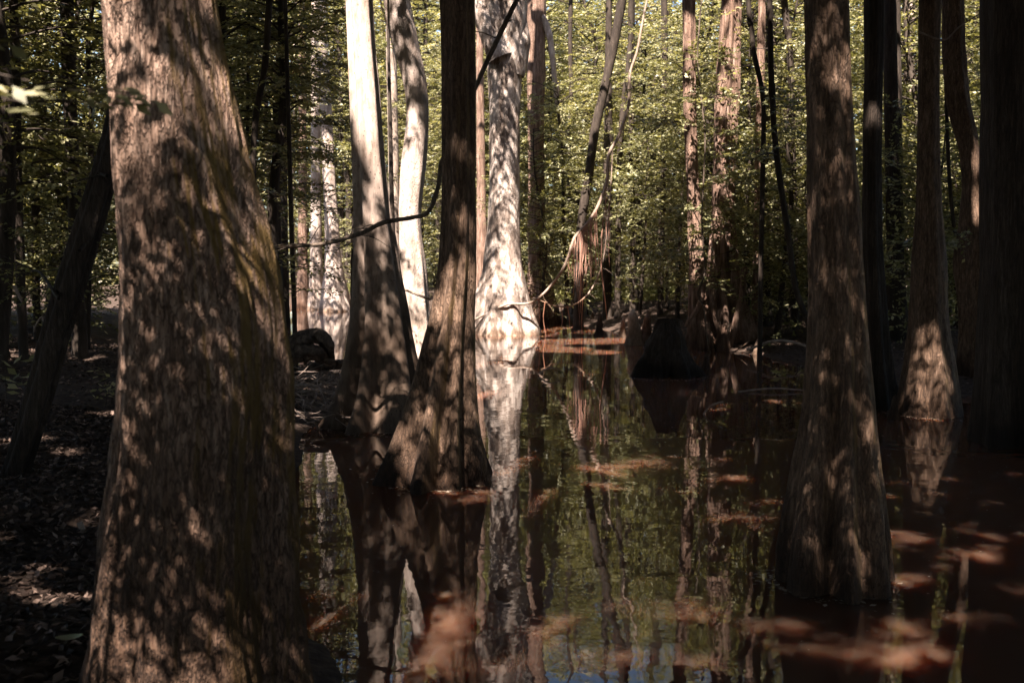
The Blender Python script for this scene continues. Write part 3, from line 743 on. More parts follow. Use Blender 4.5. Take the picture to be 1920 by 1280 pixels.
for a in [(T8, 1350, 430, 1295, 465, 19.3, 18.2), (T8, 1360, 330, 1410, 345, 19.3, 18.0), (T8, 1365, 180, 1320, 195, 19.3, 18.4), (T8, 1370, 470, 1440, 455, 19.3, 18.3), (T8, 1350, 250, 1400, 268, 19.3, 18.4), (T8, 1350, 520, 1300, 535, 19.3, 18.6, 10),
          (T7, 1297, 470, 1240, 490, 19.2, 18.5), (T7, 1294, 230, 1245, 240, 19.2, 18.6), (T7, 1300, 400, 1345, 385, 19.2, 18.4), (T7, 1292, 100, 1330, 118, 19.2, 18.5),
          (T6, 1005, 300, 1050, 320, 28.2, 26.5, 24), (T6, 1005, 370, 965, 395, 28.2, 27, 12), (T6, 1005, 430, 1045, 455, 28.2, 26.8, 24), (T6, 1005, 200, 1060, 215, 28.2, 26.5, 20), (T6, 1010, 500, 1050, 515, 28.2, 27, 22),
          (F6, 1420, 250, 1475, 265, 19.3, 18.4), (F6, 1420, 400, 1470, 420, 19.3, 18.4), (F6, 1418, 500, 1465, 520, 19.3, 18.6, 12), (F6, 1424, 330, 1385, 345, 19.3, 18.6),
          (F5, 1700, 180, 1660, 200, 26.8, 25.5, 20), (F5, 1700, 400, 1735, 420, 26.8, 25, 24), (F5, 1695, 300, 1720, 320, 26.8, 25, 18), (F5, 1690, 480, 1660, 500, 26.8, 25.5, 20),
          (T12, 1810, 440, 1770, 462, 12.8, 12.2, 8), (F8, 1665, 200, 1700, 215, 17.3, 16.8, 8), (F4, 735, 200, 780, 215, 33.8, 32, 22), (F4, 735, 90, 700, 105, 33.8, 32, 22), (F4, 735, 330, 745, 340, 33.8, 32, 20),
          (T14, 200, 330, 160, 350, 6.1, 6.6, 6, .05), (T14, 150, 470, 205, 440, 6.1, 6.9, 7, .05), (T14, 110, 560, 40, 520, 6.1, 7.2, 9, .05)]:
    leafy_branch(*a)
TT = {o["label"][:34]: o for o in bpy.data.objects if o.name.startswith('thicket_tree')}
for key, items in {'slender dark trunk just right of t': [(1182, 60, 1225, 75, 26.8, 25), (1176, 150, 1135, 165, 26.8, 25.2), (1172, 200, 1225, 210, 26.8, 25), (1160, 400, 1205, 415, 26.8, 25.4), (1160, 330, 1120, 350, 26.8, 25)],
                   'dark thicket trunk with a clean str': [(1246, 120, 1290, 135, 25.8, 24.4), (1246, 260, 1200, 275, 25.8, 24.4), (1242, 380, 1285, 395, 25.8, 24.6)],
                   'forked black sapling with a knee b': [(1428, 165, 1465, 190, 16.9, 16.2, 10), (1432, 280, 1395, 300, 16.9, 16.2, 10)],
                   'curved black sapling sweeping down': [(1452, 250, 1505, 262, 14.9, 14.3, 10, .07), (1456, 290, 1415, 300, 14.9, 14.3, 9, .07), (1450, 200, 1500, 215, 14.9, 14.3, 9, .07)],
                   'black sapling standing on the root': [(549, 500, 590, 515, 13.1, 12.8, 6, .06), (550, 550, 582, 545, 13.1, 12.8, 6, .06), (548, 480, 515, 490, 13.1, 12.8, 6, .06)],
                   'thin black stem tight against the l': [(664, 350, 620, 370, 13.5, 13.0, 8, .06), (664, 400, 605, 395, 13.5, 13.2, 8, .06), (663, 460, 630, 470, 13.5, 13.2, 6, .06)],
                   'slender black sapling leaning along': [(490, 150, 550, 165, 16.9, 16.2, 12), (478, 280, 560, 300, 16.9, 16.2, 12), (476, 380, 545, 365, 16.9, 16.2, 12), (495, 90, 450, 110, 16.9, 16.4, 10)],
                   'straight thin dark sapling left of ': [(465, 120, 520, 140, 19.8, 19, 14), (464, 240, 520, 250, 19.8, 19, 14), (464, 320, 500, 340, 19.8, 19, 12), (464, 90, 600, 70, 19.8, 18.6, 34), (464, 200, 610, 150, 19.8, 18.6, 40), (464, 270, 625, 225, 19.8, 18.6, 40), (464, 330, 620, 290, 19.8, 18.8, 34), (464, 150, 650, 120, 19.8, 18.8, 40), (464, 380, 600, 345, 19.8, 18.8, 18), (464, 40, 640, 20, 19.8, 18.8, 40), (468, 500, 520, 480, 19.8, 19, 12)],
                   'dark straight trunk left of the hu': [(130, 150, 70, 170, 12.9, 12, 12, .07), (132, 240, 185, 262, 12.9, 12, 12, .07), (135, 330, 60, 345, 12.9, 12, 14, .07), (126, 60, 60, 75, 12.9, 12, 12, .07), (140, 420, 190, 430, 12.9, 12, 10, .07)],
                   'thin dark stem among the leaves at': [(32, 250, 90, 270, 11.9, 11.2, 12, .07), (36, 440, 100, 455, 11.9, 11.2, 12, .07), (34, 330, -20, 350, 11.9, 11.2, 10, .07), (42, 560, 100, 540, 11.9, 11.4, 8, .07)]}.items():
    k = [o for l, o in TT.items() if l.startswith(key[:30])]
    for it in items: leafy_branch(k[0], *it)

# far forest beyond, one mass
def far_forest():
    rng = np.random.default_rng(5)
    T = [spray(rng, 12, 1.0, 0.27, 0.15, tilt=.9) for _ in range(6)]
    n = 60000
    a = rng.uniform(-0.75, 0.75, n); d = rng.uniform(52, 78, n)
    x = np.tan(a) * d * 0.95
    z = rng.uniform(0, 1, n) ** 0.9 * 21.5
    cl = fbm(np.stack([x, d, z], -1) * 0.20, 2, 3) > -0.35
    pos = np.stack([x, d, z], -1)[cl]; n = len(pos)
    L = scatter(T, pos, rng.uniform(0, 6.28, n), rng.normal(0, .3, n), rng.normal(0, .3, n), rng.uniform(.7, 1.4, n), rng)
    o = obj('forest', leaf_mesh('forest', L, M['leaf2']))
    tag(o, 'distant sunlit forest closing the view behind every trunk', 'forest', kind='stuff')
far_forest()

# ------------------------------------------------------------------ vines, roots, stumps, logs, litter and small things
def path_obj(name, label, cat, path, w, d, mat, n=60, nseg=8, wob=0.12, depth=None, group=None, kids=()):
    P = np.array([W(px, py, d if depth is None else depth[i]) for i, (px, py) in enumerate(path)])
    dm = d if depth is None else float(np.mean(depth))
    w = np.atleast_1d(np.array(w, float))
    root = thing(name, label, cat, tuple(P[-1]), group)
    mb = MB(); mb.add(*tube(P - P[-1], w / 2 * dm / FPX, nseg, n, wob, 4))
    if n >= 60:                                 # short side twigs
        Q = resample(P - P[-1], n); q_ = np.random.default_rng(int(abs(path[0][0])))
        for k in q_.integers(4, n - 4, n // 9):
            e = q_.normal(0, 1, 3) * np.array([1, .6, .7]); e = e / np.linalg.norm(e) * q_.uniform(.08, .4)
            mb.add(*tube([Q[k], Q[k] + e * .5 + (0, 0, .02), Q[k] + e + q_.normal(0, .03, 3)], [w.mean() * .16 * dm / FPX, .0015], 5, 7))
    obj('stem', mb.mesh('stem', mat), root)
    return root, P

VA = [(1222, -40), (1207, 30), (1195, 95), (1181, 140), (1178, 200), (1160, 255), (1142, 290), (1138, 340), (1122, 385), (1104, 415), (1078, 445), (1066, 480), (1052, 510), (1022, 548), (992, 568), (950, 571), (915, 588), (884, 601)]
va, PA = path_obj('vine', 'long pale woody vine dropping from the treetops and looping round the whitish foot', 'vine', VA, [4, 5, 6, 7, 6, 5, 4.5, 4], 22.9, M['vine'], 140, depth=[22.9] * 13 + [23.1, 23.24, 23.2, 23.3, 23.5])
def aerial(root, items, d, mat):
    r_ = np.random.default_rng(3)
    for x, y0, y1, w in items:
        p0, p1 = W(x, y0, d), W(x + r_.normal(0, 5), y1, d)
        pts = [p0, p0 * .6 + p1 * .4 + np.append(r_.normal(0, .02, 2), 0), p0 * .25 + p1 * .75 + np.append(r_.normal(0, .03, 2), 0), p1]
        obj('aerial_root', quad_mesh('aerial_root', *tube(np.array(pts) - np.array(root.location), [w / 2 * d / FPX, w / 2.6 * d / FPX, w / 5 * d / FPX], 5, 14), mat), root)
r_ = np.random.default_rng(8)
aerial(va, [(x, np.interp(x, [1066, 1078, 1104, 1122], [480, 445, 415, 385]) + 2, r_.uniform(515, 600) + (10 if 1082 < x < 1102 else -40), r_.uniform(1.0, 2.3)) for x in np.linspace(1070, 1118, 28) + r_.normal(0, 2, 28)], 22.85, M['root'])
vb, PB = path_obj('vine', 'thin vine swinging in a curve beside the curtain of aerial roots', 'vine', [(1150, 250), (1145, 360), (1140, 420), (1132, 480), (1120, 522), (1098, 556), (1070, 574), (1040, 573), (1000, 558)], [2, 2.5, 3, 3, 2], 23.3, M['vine'], 70)
aerial(vb, [(1128, 440, 600, 3), (1131, 410, 520, 2.5), (1142, 380, 500, 2.2), (1136, 360, 470, 2), (1052, 573, 640, 1.6), (1064, 574, 650, 1.6), (1093, 560, 655, 1.8), (1022, 566, 640, 1.6), (1010, 562, 648, 1.6)], 23.2, M['root'])
path_obj('vine', 'thin grey vine hanging in a loop in front of the slim reddish cypress', 'vine', [(1318, -30), (1308, 100), (1313, 170), (1322, 260), (1318, 360), (1316, 420), (1322, 500), (1316, 530), (1309, 552), (1320, 580), (1325, 625), (1333, 662), (1346, 681), (1365, 668), (1402, 642)], [2.5, 3, 3.5, 3, 2], 18.4, M['twig'], 110)
path_obj('vine', 'dark vine crossing in front of the pale trunks, bent behind the dark central cypress', 'vine', [(1010, -70), (972, -5), (930, 80), (893, 160), (858, 240), (828, 305), (822, 348), (803, 397), (772, 408), (720, 417), (680, 436), (640, 449), (600, 458), (560, 461), (505, 466)], [9, 9, 9, 8, 9, 8, 6], 8.6, M['twig'], 140)
path_obj('vine', 'short vine sagging between the S-curved tupelo and the dark central cypress', 'vine', [(742, 536), (760, 543), (782, 552), (808, 562)], [5, 5], 13.6, M['vine'], 20)
for lab, path, d, w in [('bare arching twig low beside the leaning tree on the litter bank', [(84, 700), (86, 640), (82, 600), (76, 596), (66, 612), (64, 622)], 6.6, 5),
                        ('bleached broken stick hanging in the dark leaves at far left', [(26, 535), (34, 552), (42, 566)], 7.5, 7),
                        ('long bare branch reaching over the dark gap near the far right edge', [(1722, 60), (1770, 75), (1800, 50), (1850, 18)], 9.6, 4)]:
    path_obj('twig', lab, 'twig', path, [w, w * .6], d, M['stick'], 24)

# buttress roots of the far bank cypress
for path, w in [([(1338, 520), (1336, 560), (1344, 600), (1352, 630), (1346, 662)], [12, 14, 9]), ([(1396, 500), (1390, 560), (1378, 610), (1368, 660)], [12, 13, 10]), ([(1316, 560), (1304, 585), (1292, 600), (1286, 612)], [9, 8, 5]), ([(1352, 610), (1360, 632), (1374, 640)], [8, 7, 5])]:
    P = np.array([W(px, py, 19.0) for px, py in path]) - np.array(T8.location)
    obj('root', quad_mesh('root', *tube(P, np.array(w) / 2 * 19 / FPX, 9, 24, .12, 6), M['red']), T8)

# knees and the broken stump
def knee(label, px, yt, yb, w, mat, lean=0.0, d=None):
    d = d or ground_d(yb); s = d / FPX
    h = (yb - yt) * s; r = w / 2 * s
    base = W(px, yb, d)
    P = np.array([[0, 0, -0.2], [0, 0, 0.02], [lean * h * .3, 0, h * .4], [lean * h * .7, 0, h * .8], [lean * h, 0, h]])
    V, F = tube(P, [r * 1.15, r, r * .62, r * .42, r * .06], 28, 46, .0)
    q = V - np.array([0, 0, 0])
    V = V + (fbm(q * np.array([9, 9, 3]) / max(.4, r * 4), 3, int(px))[:, None] * r * .22) * (V * np.array([1, 1, 0])) / (np.linalg.norm(V[:, :2], axis=1)[:, None] + 1e-6)
    root = thing('cypress_knee', label, 'cypress knee', tuple(base), 'cypress knees')
    obj('body', quad_mesh('body', V, F, mat), root)
knee('tall pale pointed cypress knee left of the dark broken stump', 1189, 578, 646, 38, M['tup'], -.05)
knee('dark forked-looking knee in the water below the curtain of aerial roots', 1123, 586, 630, 17, M['cypdark'], .05)
knee('small grey knee close to the tall pale pointed knee', 1166, 590, 632, 15, M['tup'], .1)
knee('little pale knee at the dark shore right of the whitish flared foot', 1109, 583, 606, 10, M['tup'], .1)
knee('brown knee between the tall pale knee and the dark broken stump', 1212, 582, 640, 26, M['cyp'], .05)
knee('low dark knee at the foot of the dark broken stump', 1322, 660, 700, 18, M['cyp'], .1)
knee('slim dark knee standing alone in front of the far bank', 1262, 610, 652, 12, M['cyp'], -.1)
knee('small knee hugging the right side of the buttressed cypress', 1418, 634, 664, 13, M['tup'], .1)
knee('stout brown knee in shade beside the sunlit fluted foot', 1676, 738, 786, 24, M['cyp'], .05)
knee('stubby bright knee among the buttress roots on the far bank', 1364, 604, 648, 10, M['tup'], 0.06, 18.9)
sm, sx0 = trunk_mesh('body', [(598, 1236, 1270), (612, 1230, 1276), (628, 1226, 1282), (655, 1216, 1284), (684, 1204, 1296), (704, 1192, 1304)], 14.6, M['cypdark'], ztop=0.86, nseg=120, step=0.02, flute=0.5, nfl=6, seed=51, rough=0.30, ridge=0.035, ffreq=16, limbs=0)
st = thing('tree_stump', 'dark broken stump with spreading buttresses standing in the pool', 'stump', (sx0, 14.6, 0))
obj('body', sm, st)

# root mass and driftwood at the tip of the left bank
lg = thing('fallen_log', 'black gnarled root mass arching over the tip of the left bank', 'fallen log', tuple(W(560, 660, 12.8)))
for path, w in [([(520, 668), (550, 642), (585, 628), (608, 632), (620, 650), (623, 672)], [26, 28, 24, 16, 10]), ([(530, 672), (565, 655), (596, 658), (612, 676)], [26, 24, 20, 14]), ([(548, 650), (570, 636), (600, 640), (616, 660), (610, 676)], [16, 14, 12, 9]), ([(540, 680), (575, 668), (600, 672), (632, 682)], [20, 20, 16, 10]), ([(585, 640), (578, 660), (572, 684)], [9, 8, 6])]:
    P = np.array([W(px, py, 12.8 + 0.15 * math.sin(px)) for px, py in path]) - np.array(lg.location)
    obj('root', quad_mesh('root', *tube(P, np.array(w) / 2 * 12.8 / FPX, 16, 40, .35, 9), M['log']), lg)
path_obj('fallen_log', 'dark half-sunken log lying across the water behind the pale tupelo foot', 'fallen log', [(575, 690), (620, 684), (670, 683), (720, 686)], [16, 18, 17, 12], 13.4, M['log'], 40, 14, .2)
br = np.random.default_rng(4)
mb = MB(); c0 = W(600, 740, 11.6); c0[2] = 0.15
for q in range(150):
    d = br.uniform(9.6, 13.6); px = br.uniform(520, 655); x = (px - 960) / FPX * d
    z = max(0.0, gz(x, d)) + br.uniform(0.0, .18)
    a = br.uniform(0, 6.28); ln = br.uniform(.25, .9); el = br.normal(.12, .22)
    dv = np.array([math.cos(a) * math.cos(el), math.sin(a) * math.cos(el), math.sin(el)])
    p = np.array([x, d, z]); P = [p - dv * ln / 2, p + br.normal(0, .05, 3), p + dv * ln / 2 + br.normal(0, .06, 3)]
    mb.add(*tube(np.array(P) - c0, [br.uniform(.006, .016), .003], 5, 8))
bp = thing('brush_pile', 'heap of dead sticks washed up on the left bank below the root mass', 'brush pile', tuple(c0))
obj('sticks', mb.mesh('sticks', M['stick']), bp)
for lab, path, d, w in [('thin curved stick poking from the water beyond the brown floating patch', [(1316, 786), (1322, 772), (1334, 760), (1356, 752)], ground_d(778), 4),
                        ('long bare branch lying low over the water left of the tall brown cypress', [(1384, 735), (1412, 731), (1450, 728), (1490, 730), (1530, 734)], ground_d(735), 4),
                        ('small forked stick standing in the pool right of the whitish reflection', [(1010, 700), (1030, 690), (1052, 694)], ground_d(704), 3),
                        ('broken pale branch lying on the dark left bank at the bottom', [(148, 978), (158, 1000), (168, 1022)], 5.2, 12),
                        ('stick slanting up from the right bank behind the tall brown cypress', [(1640, 700), (1480, 640), (1400, 655)], 17.2, 6)]:
    path_obj('stick', lab, 'stick', path, [w, w * .7], d, M['stick'], 20)

# leaf litter on the banks
def litter():
    rng = np.random.default_rng(9)
    pts = []
    for n, px0, px1, d0, d1 in [(16000, -200, 480, 3.0, 9), (9000, -250, 640, 8, 16), (9000, 1250, 2100, 10, 24), (4000, 980, 1420, 17, 36)]:
        px = rng.uniform(px0, px1, n * 3); d = np.sqrt(rng.uniform(d0 ** 2, d1 ** 2, n * 3))
        x = (px - 960) / FPX * d
        b = bank_dist(x, d) > 0.05
        x, d = x[b][:n], d[b][:n]
        pts.append(np.stack([x, d, height(x, d) + 0.012], -1))
    P = np.concatenate(pts); n = len(P)
    base = np.array([[[-.5, 0, 0], [0, -.27, .06], [.5, 0, 0.02], [0, .27, .06]]])
    L = scatter([base], P, rng.uniform(0, 6.28, n), rng.normal(0, .35, n), rng.normal(0, .6, n), rng.uniform(.025, .065, n), rng)
    tag(obj('leaf_litter', leaf_mesh('leaf_litter', L, M['litter'])), 'dead brown leaves strewn over the banks', 'leaf litter', kind='stuff')
    g = []
    for n, px0, px1, d0, d1 in [(5000, 1020, 1260, 33.5, 40), (3000, 1660, 1830, 23, 29), (1200, 640, 760, 45, 52)]:
        px = rng.uniform(px0, px1, n); d = rng.uniform(d0, d1, n); x = (px - 960) / FPX * d
        g.append(np.stack([x, d, height(x, d)], -1))
    P = np.concatenate(g); n = len(P)
    blade = np.array([[[0, -.03, 0], [.45, -.03, 0], [1, 0, -.12], [.45, .03, 0]]])
    L = scatter([blade], P, rng.uniform(0, 6.28, n), rng.uniform(.7, 1.5, n), rng.normal(0, .3, n), rng.uniform(.25, .6, n), rng)
    tag(obj('grass', leaf_mesh('grass', L, M['grass'])), 'sunlit grass behind the far bank', 'grass', kind='stuff')
    n = 2600
    x, d = rng.uniform(-1, 5.5, n), np.sqrt(rng.uniform(9, 400, n))
    b = (bank_dist(x, d) < -0.2)
    P = np.stack([x[b], d[b], np.full(b.sum(), .005)], -1); n = len(P)
    ring = []
    for cx, cy2, r0, m in [(-1.40, 9.95, .50, 260), (-.59, 7.4, .42, 260), (1.60, 4.94, .28, 200), (-.15, 23.9, .85, 200), (4.47, 10.7, .31, 200), (3.93, 11.3, .24, 120), (2.22, 14.6, .62, 300), (4.05, 19.6, .7, 250)]:
        a, q = rng.uniform(0, 6.28, m), r0 * (.92 + rng.exponential(.14, m))
        ring.append(np.stack([cx + q * np.cos(a), cy2 + q * np.sin(a), np.full(m, .006)], -1))
    P = np.concatenate([P] + ring); n2 = len(P) - n
    sz = np.concatenate([rng.uniform(.006, .020, n), rng.uniform(.01, .045, n2)]); n = len(P)
    L = scatter([base * np.array([1, 1, .1])], P, rng.uniform(0, 6.28, n), np.zeros(n), np.zeros(n), sz, rng)
    tag(obj('pond_debris', leaf_mesh('pond_debris', L, M['speck'])), 'tiny specks floating on the brown water', 'debris', kind='stuff')
litter()

def floating_leaf(px, py, ln, label, rz, z=0.006):
    d = ground_d(py, z); p = W(px, py, d)
    s = ln * d / FPX
    u = np.linspace(-1, 1, 9)
    w = .30 * (1 - u ** 2) ** .7 + .004
    V = []
    for k in range(9):
        for t in (-1, -.5, 0, .5, 1):
            V.append((u[k] * .5, w[k] * t, .05 * t * t + .06 * u[k] ** 2))
    F = [(k * 5 + j, k * 5 + j + 1, k * 5 + j + 6, k * 5 + j + 5) for k in range(8) for j in range(4)]
    o = obj('fallen_leaf', quad_mesh('fallen_leaf', np.array(V) * s, F, M['float']), None, tuple(p))
    o.rotation_euler = (0, 0, rz)
    tag(o, label, 'leaf', 'fallen leaves')
for a in [(875, 1196, 28, 'pale leaf floating in the reflection near the bottom centre', .5), (740, 921, 20, 'pale leaf floating just left of the dark central foot', .2), (706, 915, 18, 'narrow leaf floating farther left of the dark central foot', .1),
          (1321, 974, 24, 'white leaf floating midway to the tall brown cypress', .2), (1292, 881, 26, 'greenish leaf floating in the dark middle of the pool', .3), (1892, 882, 22, 'lone pale leaf floating on the black water at far right', 0),
          (671, 837, 16, 'thin pale leaf floating before the pale tupelo foot', .1), (1240, 830, 18, 'faint leaf floating below the dark broken stump', .1), (1012, 784, 16, 'small leaf floating right of the ripple rings', .2), (1650, 818, 14, 'tiny leaf floating behind the tall brown cypress', .2)]:
    floating_leaf(*a)
floating_leaf(130, 1196, 50, 'large dim leaf lying on the black left bank at the bottom', .3, 0.42)

# near leaves that reach into the picture from the left, and seedlings on the bank
def reaching_sapling():
    rng = np.random.default_rng(6)
    b = np.array([-1.75, 1.75, gz(-1.75, 1.75)])
    root = thing('sapling', 'pale green leafy twigs of a near sapling reaching in at the upper left edge', 'sapling', tuple(b))
    mb = MB(); top = np.array([-1.6, 1.8, 2.9])
    mb.add(*tube(np.array([b, (b + top) / 2 + (.05, 0, 0), top]) - b, [.018, .006], 7, 20))
    leaves = []
    T = [spray(rng, 9, .16, .042, .019, .1, 50) for _ in range(3)]
    for (x0, y0), (x1, y1), d in [((-160, 130), (55, 152), 1.8), ((-160, 190), (55, 192), 1.85), ((-180, 60), (20, 70), 1.9), ((-200, 160), (265, 176), 2.25), ((-100, 200), (275, 196), 2.3)]:
        p0, p1 = W(x0, y0, d), W(x1, y1, d)
        mb.add(*tube(np.array([p0, (p0 + p1) / 2 + (0, 0, .01), p1]) - b, [.004, .0012], 5, 10))
        s0 = p0 - np.array([0.25, 0, .15]); mb.add(*tube(np.array([s0, p0]) - b, [.005, .004], 5, 4))
        for t in ((.98, .8) if x1 < 100 else (1.0, .88)):
            q = p0 + (p1 - p0) * t - np.array([.13, 0, 0])
            leaves.append(scatter(T, q[None], np.array([rng.normal(0, .2)]), np.array([rng.normal(0, .1)]), np.array([rng.normal(0.2, .2)]), np.array([1.0]), rng))
    obj('trunk', mb.mesh('trunk', M['far']), root)
    obj('foliage', leaf_mesh('foliage', np.concatenate(leaves) - b, M['leaf2']), root)
reaching_sapling()
for px, py, h, lab in [(208, 738, .28, 'tiny seedling on the litter beside the huge flaring trunk'), (196, 742, .20, 'smaller seedling left of the one beside the huge flaring trunk'), (8, 772, .5, 'sprawling seedling at the far left edge of the litter bank'), (1480, 650, .5, 'green seedling on the sunlit spot of the right bank')]:
    d = ground_d(py, .42); p = W(px, py, d); p[2] = gz(p[0], d)
    rng = np.random.default_rng(int(px))
    root = thing('seedling', lab, 'seedling', tuple(p))
    mb = MB(); mb.add(*tube([(0, 0, -.03), (.02, 0, h * .5), (0, .02, h)], [.004, .0015], 5, 8))
    T = [spray(rng, 5, h * .6, h * .3, h * .14, .2)]
    n = 6
    L = scatter(T, np.array([[0, 0, h * u] for u in np.linspace(.35, 1, n)]), rng.uniform(0, 6.28, n), rng.uniform(0, .5, n), rng.normal(0, .2, n), rng.uniform(.7, 1.1, n), rng)
    obj('stem', mb.mesh('stem', M['far']), root); obj('foliage', leaf_mesh('foliage', L, M['leaf2']), root)

# ------------------------------------------------------------------ the unseen canopy, gaps cut in it where sunlight should fall
# unseen trees added beside and behind the viewpoint to shade the pool
for i, (x, y) in enumerate([(-7.5, -4), (4.5, -5), (-3.2, -10), (8.5, 1.0), (-8.5, 3), (8, -8), (-11, -8), (1, -14), (-9.5, 10), (11.5, 8.5), (-14, 16), (14, 17), (-14, -2), (13, -3), (17, 10)]):
    m, x0 = trunk_mesh('trunk', [(0, 930, 990), (500, 920, 1000), (900, 890, 1030)], 7.0, M['cypdark'], nseg=20, step=0.4, seed=60 + i)
    root = thing('swamp_tree', 'unseen tall tree added around the viewpoint to shade the pool', 'tree', (x, y, gz(x, y)), 'added shade trees around the viewpoint')
    obj('trunk', m, root)
    TREES.append((root, x, y))

# sunlit spots of the photograph: pixel, distance, radius in pixels, share of leaves left in the gap
LIT = []
def lit(px, py, d, rpx, keep=0.0, pad=0.09):
    LIT.append((W(px, py, d), rpx * d / FPX + pad, keep))
def lit_w(px, py, rpx, keep=0.0):
    lit(px, py, ground_d(py), rpx * 0.72, keep, 0.02)
FILL = []
def leafy(px, py, d, rpx, od, leaf=1, t0=5.0, t1=8.0, pad=0.09, high=0.0):
    """an opening cut in the high canopy, small-leaved sprays added below it for dappled light"""
    P = W(px, py, d); r = rpx * d / FPX
    LIT.append((P, r + pad, high))
    FILL.append((P, r * 1.05, od, leaf, t0, t1))
for x, y, r, od in [(300, -30, 120, .75), (305, 40, 120, .7), (315, 110, 120, .7), (325, 180, 125, .7), (335, 250, 125, .65), (345, 320, 130, .65), (355, 390, 135, .65), (368, 460, 140, .7), (380, 530, 145, .85), (385, 600, 145, 1.2)]:
    leafy(x - 14, y, 3.0, r, od * .165, 2, 1.6, 3.6, 0.14)
for x, y, r, od in [(385, 680, 140, 1.7), (380, 760, 140, 2.1), (380, 850, 145, 2.3), (370, 940, 150, 2.2), (360, 1040, 160, 2.0), (350, 1140, 160, 1.7), (330, 1240, 130, .9)]:
    leafy(x, y, 2.95, r, od * .46, 0, 1.8, 3.6, 0.06)
for x, y, r, od in [(690, 430, 36, 1.9), (700, 500, 40, 1.6), (705, 570, 44, 1.8), (705, 640, 52, 1.2), (715, 700, 56, 1.4), (690, 750, 50, 2.0)]:
    leafy(x, y, 9.7, r, od * .9, 1, 5.5, 9, 0.05)
for x, y, r, od in [(855, 480, 32, 1.5), (852, 550, 36, 1.3), (848, 620, 44, 1.0), (838, 690, 54, 1.0), (828, 760, 64, 1.15), (825, 830, 72, 1.5), (845, 880, 50, 2.0)]:
    leafy(x, y, 7.1, r, od * .8, 1, 5, 8)
for x, y, r, od in [(1553, 30, 40, 1.9), (1555, 110, 42, 2.2), (1556, 190, 42, 1.7), (1558, 270, 42, 1.6), (1560, 350, 44, 1.8), (1563, 440, 46, 2.2), (1567, 540, 48, 2.3), (1570, 640, 50, 2.4), (1572, 740, 54, 2.3), (1570, 840, 60, 1.9), (1568, 930, 66, 1.6), (1560, 1020, 76, 1.7)]:
    leafy(x, y, 4.75, r, od * 1.15, 0, 3.2, 6, 0.03)
for x, y, r, od in [(1740, 630, 32, 1.1), (1738, 690, 38, .9), (1738, 745, 42, 1.0)]:
    leafy(x, y, 10.4, r, od, 1, 5, 8, 0.05)
for y, r in [(0, 60), (60, 60), (120, 56), (180, 52), (240, 52), (300, 50), (360, 50), (420, 50), (480, 54), (540, 60), (590, 75), (620, 85)]:
    leafy(945, y, 23.7, r, .40 if y < 420 else .16, 1, 5, 9, 0.25)
for x, y, r, k in [(675, -20, 45, 0), (677, 40, 45, 0), (680, 100, 45, 0), (683, 150, 38, .05), (676, 200, 26, .1), (700, 210, 12, .3), (685, 270, 34, .1), (697, 320, 26, .25), (705, 360, 12, .3),
                   (720, 420, 10, .3)]: lit(x, y, 9.8, r, k)
for x, y, r, k in [(846, 350, 7, .1), (842, 225, 10, .3)]: lit(x, y, 7.15, r, k)
for x, y, r, od in [(745, 20, 34, 1.3), (752, 70, 34, 1.2), (768, 120, 36, 1.1), (782, 170, 36, .8), (783, 220, 36, .5), (776, 270, 36, .5), (772, 320, 38, .35), (768, 370, 40, .3), (768, 420, 42, .15), (770, 470, 44, .15), (774, 520, 44, .2), (777, 570, 44, .3), (780, 620, 46, .3), (782, 660, 46, .4)]:
    leafy(x, y, 14.4, r, od * (.8 if y < 180 else .4), 1, 6, 10, 0.14)
WR = np.random.default_rng(2)
def wet_shade(px, py, rpx, od=0.9, leaf=1, t0=8.0, t1=15.0):  # openings over the water with added sprays for broken sunlight
    for q in range(14):
        x, y = px + WR.uniform(-1, 1) * rpx * 1.0, py + WR.uniform(-1, 1) * rpx * .18
        leafy(x, y, ground_d(y), rpx * WR.uniform(.11, .28), od * .38, leaf, t0, t1, 0.02)
for x, y, r in [(1010, 645, 44), (1060, 640, 50), (1115, 640, 50), (1170, 636, 34), (1060, 655, 44), (1120, 660, 30)]: leafy(x, y, ground_d(y), r, .06, 1, 6, 11, 0.2)
for x, y, r, od in [(1110, 697, 40, .7), (1170, 692, 24, .9), (1020, 690, 26, .8), (1080, 778, 50, 1.0), (1190, 770, 40, 1.0), (1390, 767, 60, .6), (1470, 760, 50, .9), (1190, 872, 80, .9), (1120, 885, 60, 1.2), (1250, 862, 50, 1.0), (1320, 870, 50, 1.2),
                    (1405, 972, 60, .6), (1440, 945, 40, .9), (950, 935, 100, .9), (890, 940, 50, 1.0), (1000, 968, 60, 1.2), (1290, 1145, 150, 1.1), (1370, 1165, 80, 1.3), (1220, 1140, 80, 1.2), (1150, 1222, 150, .8), (1030, 1245, 110, 1.0), (1260, 1235, 90, 1.1), (900, 1260, 110, .9),
                    (1745, 1035, 130, .45), (1670, 1025, 60, .9), (1840, 1040, 60, .9), (1690, 1088, 90, 1.0), (1640, 1000, 50, 1.0), (1790, 1178, 110, 1.0), (1870, 1172, 50, .9), (1690, 1190, 90, 1.2), (1880, 1112, 60, 1.2), (640, 1122, 60, 1.2), (690, 1200, 70, 1.4), (1040, 1170, 70, 1.3), (1690, 1245, 110, 1.1), (1560, 1230, 100, 1.4), (1480, 1180, 70, 1.4)]:
    wet_shade(x, y, r, od)
for x, y, r, k in [(1540, 950, 14, .2), (1525, 990, 16, .15), (1508, 1035, 16, .15), (1492, 1075, 14, .2), (1600, 950, 12, .4)]: lit(x, y, 4.75, r, k, 0.02)
